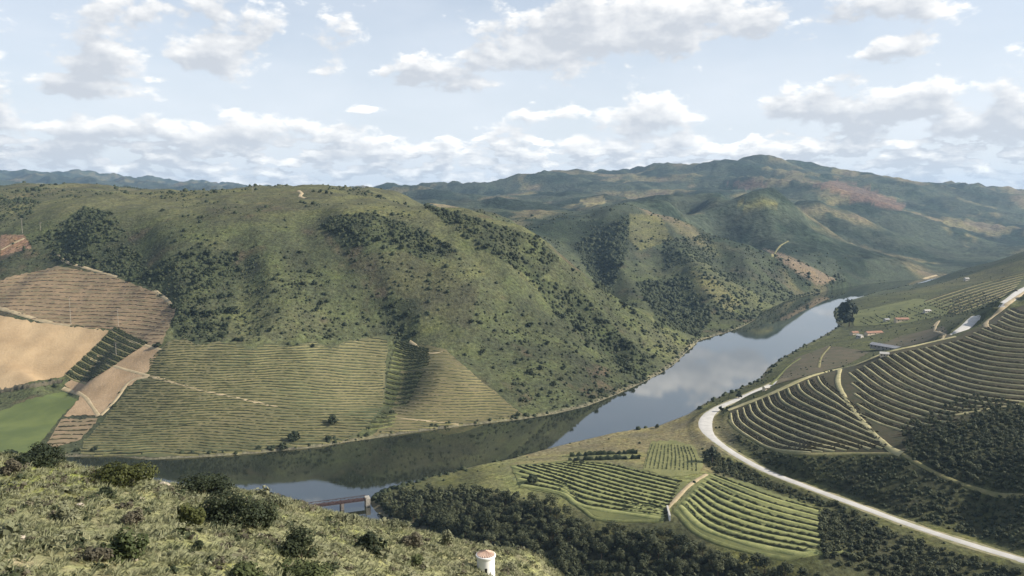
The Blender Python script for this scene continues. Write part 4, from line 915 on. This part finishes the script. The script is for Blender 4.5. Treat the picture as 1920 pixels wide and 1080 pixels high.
# trees along the skyline of the left hill
for i, (u, v, s) in enumerate(((78, 347, 7), (588, 357, 8), (601, 358, 9), (612, 360, 8), (622, 361, 6), (760, 381, 8), (105, 344, 7))):
    p = raycast(np.array([u], float), np.array([v + 3.0]), 900)[0]
    names = ('leftmost dark tree on the left hill skyline', 'first of four dark trees on the hilltop right of the pale track', 'second of four dark trees on the hilltop right of the pale track', 'third of four dark trees on the hilltop right of the pale track', 'fourth and smallest dark tree on the hilltop right of the pale track', 'lone dark tree on the shoulder right of the hilltop', 'dark bush like tree on the skyline at the upper left')
    o = obj('hilltop_tree', shrubs[i % 5], None, tuple(p), names[i], 'tree', 'trees on the left hill skyline'); k = s * p[1] / F / 2.2; o.scale = (k, k, k * 1.25)

# ------------------------------------------------------------------ near hillside: bushes, rocks, grass
BUSH = [(75, 872, 102, 42, 'leaf_dark', 'flat dark bush on the crest at the far left of the near hillside', 2600), (235, 908, 122, 52, 'leaf_yellow', 'long olive green bush on the crest in front of the river', 3000),
        (388, 930, 100, 56, 'leaf_scrub', 'large grey green bush on the crest, behind the widest one', 2600), (428, 985, 120, 74, 'leaf_scrub', 'widest dark bush, in the middle of the near hillside', 3400), (482, 992, 66, 62, 'leaf_scrub', 'dark bush joined to the right side of the widest bush', 2000),
        (356, 984, 62, 44, 'leaf_yellow', 'round light green bush in front of the widest dark bush', 1800), (566, 1050, 92, 64, 'leaf_scrub', 'dark grey bush near the bottom edge, above a bright green one', 2400), (694, 1034, 52, 40, 'leaf_dark', 'small round dark bush on the right part of the near hillside', 1500),
        (232, 1050, 84, 72, 'leaf_green', 'loose mid green bush low on the left of the near hillside', 1500), (570, 1095, 120, 50, 'leaf_green', 'bright green bush at the bottom edge below the dark grey bush', 2200), (466, 1092, 66, 46, 'leaf_green', 'bright green bush at the bottom edge, left of the larger green one', 1400),
        (22, 893, 44, 34, 'leaf_brown', 'reddish brown dry bush at the left edge', 900), (250, 985, 44, 40, 'leaf_brown', 'reddish brown dry bush behind the loose mid green bush', 800), (180, 1052, 50, 36, 'leaf_brown', 'dark brown bush left of the loose mid green bush', 900),
        (772, 1026, 50, 36, 'leaf_brown', 'brownish bush on the slope left of the white tower', 900), (838, 1022, 34, 30, 'leaf_grey', 'pale grey bush on the crest nearest the white tower', 800), (652, 968, 46, 26, 'leaf_grey', 'pale green bush on the crest below the bridge', 900),
        (748, 992, 52, 24, 'leaf_grey', 'pale bush on the crest in front of the side river', 900), (778, 1062, 36, 30, 'leaf_green', 'small dark green bush left of the white tower foot', 800), (372, 1030, 34, 24, 'leaf_scrub', 'small dark bush below the round light green bush', 700),
        (960, 1075, 50, 26, 'leaf_grey', 'pale bush right of the white tower', 900), (520, 948, 60, 26, 'leaf_grey', 'pale bush on the crest right of the dark bushes', 900), (200, 932, 50, 20, 'leaf_scrub', 'low dark green bush in the grass below the olive green bush', 800), (130, 975, 60, 30, 'leaf_grey', 'grey brown bush in the middle of the left slope', 900)]
NB = []
for u, v, w, h, mt, lb, n in BUSH:
    p = raycast(np.array([u], float), np.array([v], float), 38)[0]
    if p[1] > 190: p = raycast(np.array([u], float), np.array([v + 14.]), 38)[0]
    rx = w * p[1] / F / 2 * 1.12; hz = h * p[1] / F; NB.append((p[0], p[1], rx))
    o = obj('bush', None, None, tuple(p - (0, 0, .15)), lb, 'bush')
    obj('crown', plant_mesh('crown', int(n * 1.25), (rx, rx * .75, hz * .62), .15 if rx > 1.5 else .11, int(u + v), M[mt], hz * .42, lumps=16 if w > 60 else 9, low=-.62, fill=.5), o)
    b = MB()
    for k in range(5): an = k * 1.3 + u; b.bar((math.cos(an) * .15, math.sin(an) * .15, -.2), (math.cos(an) * rx * .45, math.sin(an) * rx * .35, hz * .5), .07, .025, 5)
    b.build('stems', M['bark'], o)
def tuft(seed, n=10, h=.36, spread=.34, w=.028):
    r = np.random.default_rng(seed); V = []; Fq = []
    for i in range(n):
        a = r.uniform(0, 6.28); d = np.array([math.cos(a), math.sin(a), 0]); s = np.array([-d[1], d[0], 0]) * w * r.uniform(.7, 1.5); p = d * r.uniform(0, spread * .5); q = d * r.uniform(.3, 1) * spread + p; hh = h * r.uniform(.5, 1.1)
        b = len(V); V += [p - s, p + s, q * .8 + s * .6 + (0, 0, hh * .7), q * 1.1 + d * .08 + (0, 0, hh)]; Fq.append((b, b + 1, b + 2, b + 3))
    return np.array(V), np.array(Fq)
def near_pts(n, dens):
    a = rng.uniform(-.80, .14, n); Y = np.sqrt(rng.uniform(44 ** 2, 175 ** 2, n)); X = a * Y; Z = Zat(X, Y)
    return np.stack([X, Y, Z], 1)[rng.random(n) < dens(X, Y)]
gp = near_pts(30000, lambda X, Y: np.clip(.75 + .5 * fbm(X, Y, 6, 3) - .45 * sstep(fbm(X + 50, Y, 11, 3), .1, .5), .1, 1))
tt = [tuft(500 + i) for i in range(6)]; sc = rng.uniform(.7, 1.7, len(gp))
V, Fq, T = join_many(tt, gp, sc, rng.uniform(0, 6.28, len(gp)), rng.integers(0, 6, len(gp)))
obj('dry_grass', mesh_np('dry_grass', V, Fq, M['grass'], False, {'tint': T}), label='dry yellow grass covering the near hillside', cat='grass', kind='stuff')
hp = near_pts(12000, lambda X, Y: sstep(fbm(X, Y, 9, 3) + .5 * fbm(X + 40, Y, 3, 2), -.25, .45) * .95)
ht = [leaf_cloud(38, (.75, .75, .5), .13, 520 + i, lumps=6, low=-.1) for i in range(5)]; sc = rng.lognormal(-.1, .4, len(hp))
wh = rng.random(len(hp)); 
for nm, mt, lo, hi, lb in (('heath', 'leaf_grey', 0, .55, 'grey green low scrub between the grass of the near hillside'), ('green_scrub', 'leaf_scrub', .55, .78, 'dark low scrub dotted over the near hillside'), ('brown_scrub', 'leaf_brown', .78, 1.01, 'brown dry low scrub on the near hillside')):
    k = (wh >= lo) & (wh < hi); V, Fq, T = join_many(ht, hp[k] + (0, 0, .1), sc[k], rng.uniform(0, 6.28, k.sum()), rng.integers(0, 5, k.sum()))
    obj(nm, mesh_np(nm, V, Fq, M[mt], False, {'tint': T}), label=lb, cat='scrub', kind='stuff')
def rock(seed, s):
    v, f = blob(seed, (s, s * .75, s * .5), 7, 4); return pymesh('rock', v, [tuple(q) for q in f] + [tuple(range(6, -1, -1))[::-1]], M['rock'])
for i, (u, v, w, lb) in enumerate(((308, 912, 26, 'pale rock on the crest beside the olive green bush'), (40, 1012, 22, 'pale rock at the left edge of the near slope'), (150, 950, 20, 'pale rock on the slope below the flat dark bush'), (490, 1008, 24, 'pale rock by the foot of the widest bush'), (250, 1052, 18, 'pale rock beside the loose mid green bush'), (120, 945, 12, 'small pale rock left of another on the upper slope'), (500, 1022, 12, 'small pale rock in bare earth below the widest bush'), (262, 938, 20, 'flat pale rock on the ledge below the olive green bush'))):
    p = raycast(np.array([u], float), np.array([v], float), 38)[0]; obj('rock', rock(600 + i, w * p[1] / F / 2), None, tuple(p + (0, 0, .05)), lb, 'rock', 'pale rocks on the near hillside')

# ------------------------------------------------------------------ the white tower
def lathe(rs, zs, n, mt, name, parent=None, top=None):
    V = []; Fs = []
    for r, z in zip(rs, zs):
        for k in range(n): an = 2 * math.pi * k / n; V.append((r * math.cos(an), r * math.sin(an), z))
    for j in range(len(rs) - 1):
        for k in range(n): Fs.append((j * n + k, j * n + (k + 1) % n, (j + 1) * n + (k + 1) % n, (j + 1) * n + k))
    Fs.append(tuple((len(rs) - 1) * n + k for k in range(n)))
    return obj(name, pymesh(name, V, Fs, mt), parent)
p = raycast(np.array([911.]), np.array([1072.]), 60)[0]; k = p[1] / F; R0 = 18 * k; HT = 37 * k
tw = obj('white_tower', None, None, tuple(p - (0, 0, .2)), 'small round whitewashed tower with a terracotta roof on the near hillside', 'tower')
o = lathe([R0 * 1.0, R0 * 1.0, R0 * .97, R0 * .97], [-1.0, .2, .25, HT], 40, M['white'], 'wall', tw)
o = lathe([R0 * .98, R0 * 1.08, R0 * 1.10, R0 * 1.08, R0 * .95], [HT - .28, HT - .22, HT - .02, HT + .1, HT + .12], 40, M['white'], 'cornice', tw)
roof = obj('roof', None, tw)
roof.location = (0, 0, HT + .16)
n = 22
for i in range(n):                                    # tile courses of the low cone
    a0, a1 = 2 * math.pi * i / n, 2 * math.pi * (i + .86) / n; am = (a0 + a1) / 2; r = R0 * .98; hz = R0 * .34
    V = [(r * math.cos(a0), r * math.sin(a0), 0), (r * math.cos(am), r * math.sin(am), .09), (r * math.cos(a1), r * math.sin(a1), 0), (.06 * math.cos(a1), .06 * math.sin(a1), hz), (.06 * math.cos(am), .06 * math.sin(am), hz + .05), (.06 * math.cos(a0), .06 * math.sin(a0), hz)]
    obj('roof_tile', pymesh('roof_tile', V, [(0, 1, 4, 5), (1, 2, 3, 4), (0, 5, 3, 2)], M['terracotta']), roof)
b = MB(); wa = -math.pi / 2 + .05; ww = R0 * .13; wz = HT * .22
b.box(-ww, ww, -R0 * 1.005, -R0 * .9, wz, wz + HT * .24); o = b.build('window', M['dark'], tw); o.rotation_euler = (0, 0, .05)

# ------------------------------------------------------------------ railway bridge over the side river's mouth
pr = Vector(world_z(686, 935, 4.6)); pl = Vector(world_z(520, 957, 4.6)); ln = (pr - pl).length
br = obj('railway_bridge', None, None, tuple(pl), 'dark rusty steel girder bridge over the mouth of the side river', 'bridge'); br.rotation_euler = (0, 0, math.atan2(pr.y - pl.y, pr.x - pl.x))
MB().box(0, ln, -2.3, 2.3, -.35, .0).build('deck', M['steel'], br)
for y in (-2.5, 2.5):
    MB().box(0, ln, y - .18, y + .18, 1.3, 1.55).build('top_chord', M['steel'], br); MB().box(0, ln, y - .18, y + .18, -.45, -.05).build('bottom_chord', M['steel'], br)
    nb = int(ln / 2.6)
    for i in range(nb + 1): x = .2 + (ln - .4) * i / nb; MB().box(x - .1, x + .1, y - .12, y + .12, -.05, 1.3).build('girder_post', M['steel'], br)
    for i in range(nb):
        x = .2 + (ln - .4) * i / nb; x2 = .2 + (ln - .4) * (i + 1) / nb; MB().bar((x, y, 0 if i % 2 else 1.3), (x2, y, 1.3 if i % 2 else 0), .1, n=4).build('brace', M['steel'], br)
for x in (ln * .38, ln * .72): MB().box(x - 1.0, x + 1.0, -3.0, 3.0, -8.5, -.45).build('pier', M['pier'], br)
MB().box(ln - .5, ln + 2.5, -2.9, 2.9, -7, .9).build('abutment', M['stone'], br); MB().box(-6, .5, -3.4, 3.4, -7, .3).build('abutment', M['stone'], br)
for y in (-.75, .75): MB().box(0, ln, y - .06, y + .06, 0, .14).build('rail', M['steel'], br)

# ------------------------------------------------------------------ houses on the plain
def house(u, v, Lm, Wm, hw, hr, rot, wall, roofm, label, name='house', windows=3, y0=420):
    p = raycast(np.array([u], float), np.array([v], float), y0)[0]
    o = obj(name, None, None, tuple(p), label, 'building'); o.rotation_euler = (0, 0, rot); a, b = Lm / 2, Wm / 2
    pts = [(-a, -b, -1.5), (a, -b, -1.5), (a, b, -1.5), (-a, b, -1.5), (-a, -b, hw), (a, -b, hw), (a, b, hw), (-a, b, hw), (-a, 0, hw + hr), (a, 0, hw + hr)]
    MB().poly(pts, [(0, 1, 5, 4), (2, 3, 7, 6), (1, 2, 6, 9, 5), (3, 0, 4, 8, 7), (4, 5, 9, 8), (6, 7, 8, 9)]).build('wall', wall, o)
    e = .45
    for s in (-1, 1):
        q = [(-a - e, s * (b + e), hw - e * hr / b), (a + e, s * (b + e), hw - e * hr / b), (a + e, 0, hw + hr), (-a - e, 0, hw + hr)]; lo = [(x, y, z + .05) for x, y, z in q]; hi = [(x, y, z + .25) for x, y, z in q]
        MB().poly(lo + hi, [(0, 1, 2, 3), (7, 6, 5, 4), (0, 4, 5, 1), (1, 5, 6, 2), (2, 6, 7, 3), (3, 7, 4, 0)]).build('roof', roofm, o)
    for i in range(windows):
        x = -a + Lm * (i + .5) / windows; MB().box(x - .6, x + .6, -b - .04, -b + .1, hw * .35, hw * .75).build('window', M['dark'], o)
    MB().box(a - .1, a + .05, -.6, .6, -.2, 2.1).build('door', M['dark'], o)
    return o
house(1663, 655, 38, 9, 3.6, 2.0, -1.02, M['stone'], M['slate'], 'long grey roofed barn on the plain behind the vineyard spur', 'barn', 8)
house(1612, 634, 7, 6, 3.6, 1.5, -1.02, M['limewash'], M['limewash'], 'white gabled house at the river end of the long grey barn')
house(1638, 627, 24, 7, 2.8, 1.7, .25, M['cream'], M['roof_dull'], 'orange roofed farmhouse behind the white gabled house')
house(1690, 603, 19, 8, 4.0, 1.8, .05, M['cream'], M['roof_dull'], 'cream house with an orange roof, farther from the river than the farmhouse')
house(1662, 602, 8, 5, 2.6, 1.3, .4, M['limewash'], M['slate'], 'small white house left of the cream house')
house(1738, 586, 10, 6, 3.0, 1.4, .2, M['limewash'], M['concrete'], 'small white shed at the end of the dark line of trees')
house(1602, 627, 10, 6, 3.0, 1.4, .3, M['cream'], M['roof_dull'], 'small cream shed nearest the river beside the farmhouse')
house(1658, 668, 7, 5, 2.6, 1.2, -.4, M['cream'], M['concrete'], 'tiny pale hut on the path below the long grey barn')
house(1436, 731, 5, 3.6, 2.4, .9, .5, M['cream'], M['concrete'], 'tiny white hut beside the top of the road bend')
house(1812, 526, 8, 6, 4.0, 1.5, .2, M['limewash'], M['concrete'], 'white hut far up the right bank below the ridge')
p0, p1 = raycast(np.array([1251., 1256.]), np.array([953., 977.]), 380); ln = float(np.linalg.norm((p1 - p0)[:2]))
o = obj('retaining_wall', None, None, tuple(p0), 'short white wall between the two striped green vineyards', 'wall'); o.rotation_euler = (0, 0, math.atan2(p1[1] - p0[1], p1[0] - p0[0]))
MB().box(0, ln, -.4, .4, -3, 1.6).build('wall_body', M['white'], o); MB().box(-.1, ln + .1, -.5, .5, 1.6, 1.8).build('coping', M['concrete'], o)

# power poles on the left hill
for u, v, hp, lb in ((42, 437, 28, 'pale power pole on the upper left hill above the red soil'), (133, 609, 54, 'tall pale power pole at the upper edge of the large tan field'), (218, 667, 26, 'pale power pole standing in the angular tan field'), (474, 361, 14, 'tiny pale power pole on the hill skyline'), (76, 432, 16, 'thin pale power pole right of the one above the red soil'), (222, 612, 34, 'thin power pole in the brown terraced vineyard')):
    p = raycast(np.array([u], float), np.array([v], float), 560)[0]; h = hp * p[1] / F
    o = obj('power_pole', None, None, tuple(p), lb, 'pole', 'power poles on the left hill'); MB().bar((0, 0, -1), (0, 0, h), .26, .15, 8).build('mast', M['stone'], o); MB().box(-1.5, 1.5, -.1, .1, h - 1.3, h - 1.05).build('crossarm', M['steel'], o)
    for x in (-1.35, 0, 1.35): MB().bar((x, 0, h - 1.05), (x, 0, h - .6), .1, .07, 6).build('insulator', M['white'], o)

# ------------------------------------------------------------------ the air between the hills
hz = bpy.data.materials.new('haze'); hz.use_nodes = True; t = hz.node_tree; t.nodes.clear(); mo = t.nodes.new('ShaderNodeOutputMaterial'); pv = t.nodes.new('ShaderNodeVolumePrincipled')
pv.inputs['Color'].default_value = (.48, .72, 1, 1); pv.inputs['Density'].default_value = 0.48e-4; pv.inputs['Anisotropy'].default_value = .1
t.links.new(pv.outputs[0], mo.inputs['Volume'])
zt = float(max(ZZ.max(), H) + 25)
b = MB().box(-13500, 13500, -60, 12500, float(min(ZZ.min(), -8)) - 2, zt)
obj('haze', pymesh('haze', b.v, b.f, hz), kind='stuff', label='thin blue haze filling the valley air', cat='haze')
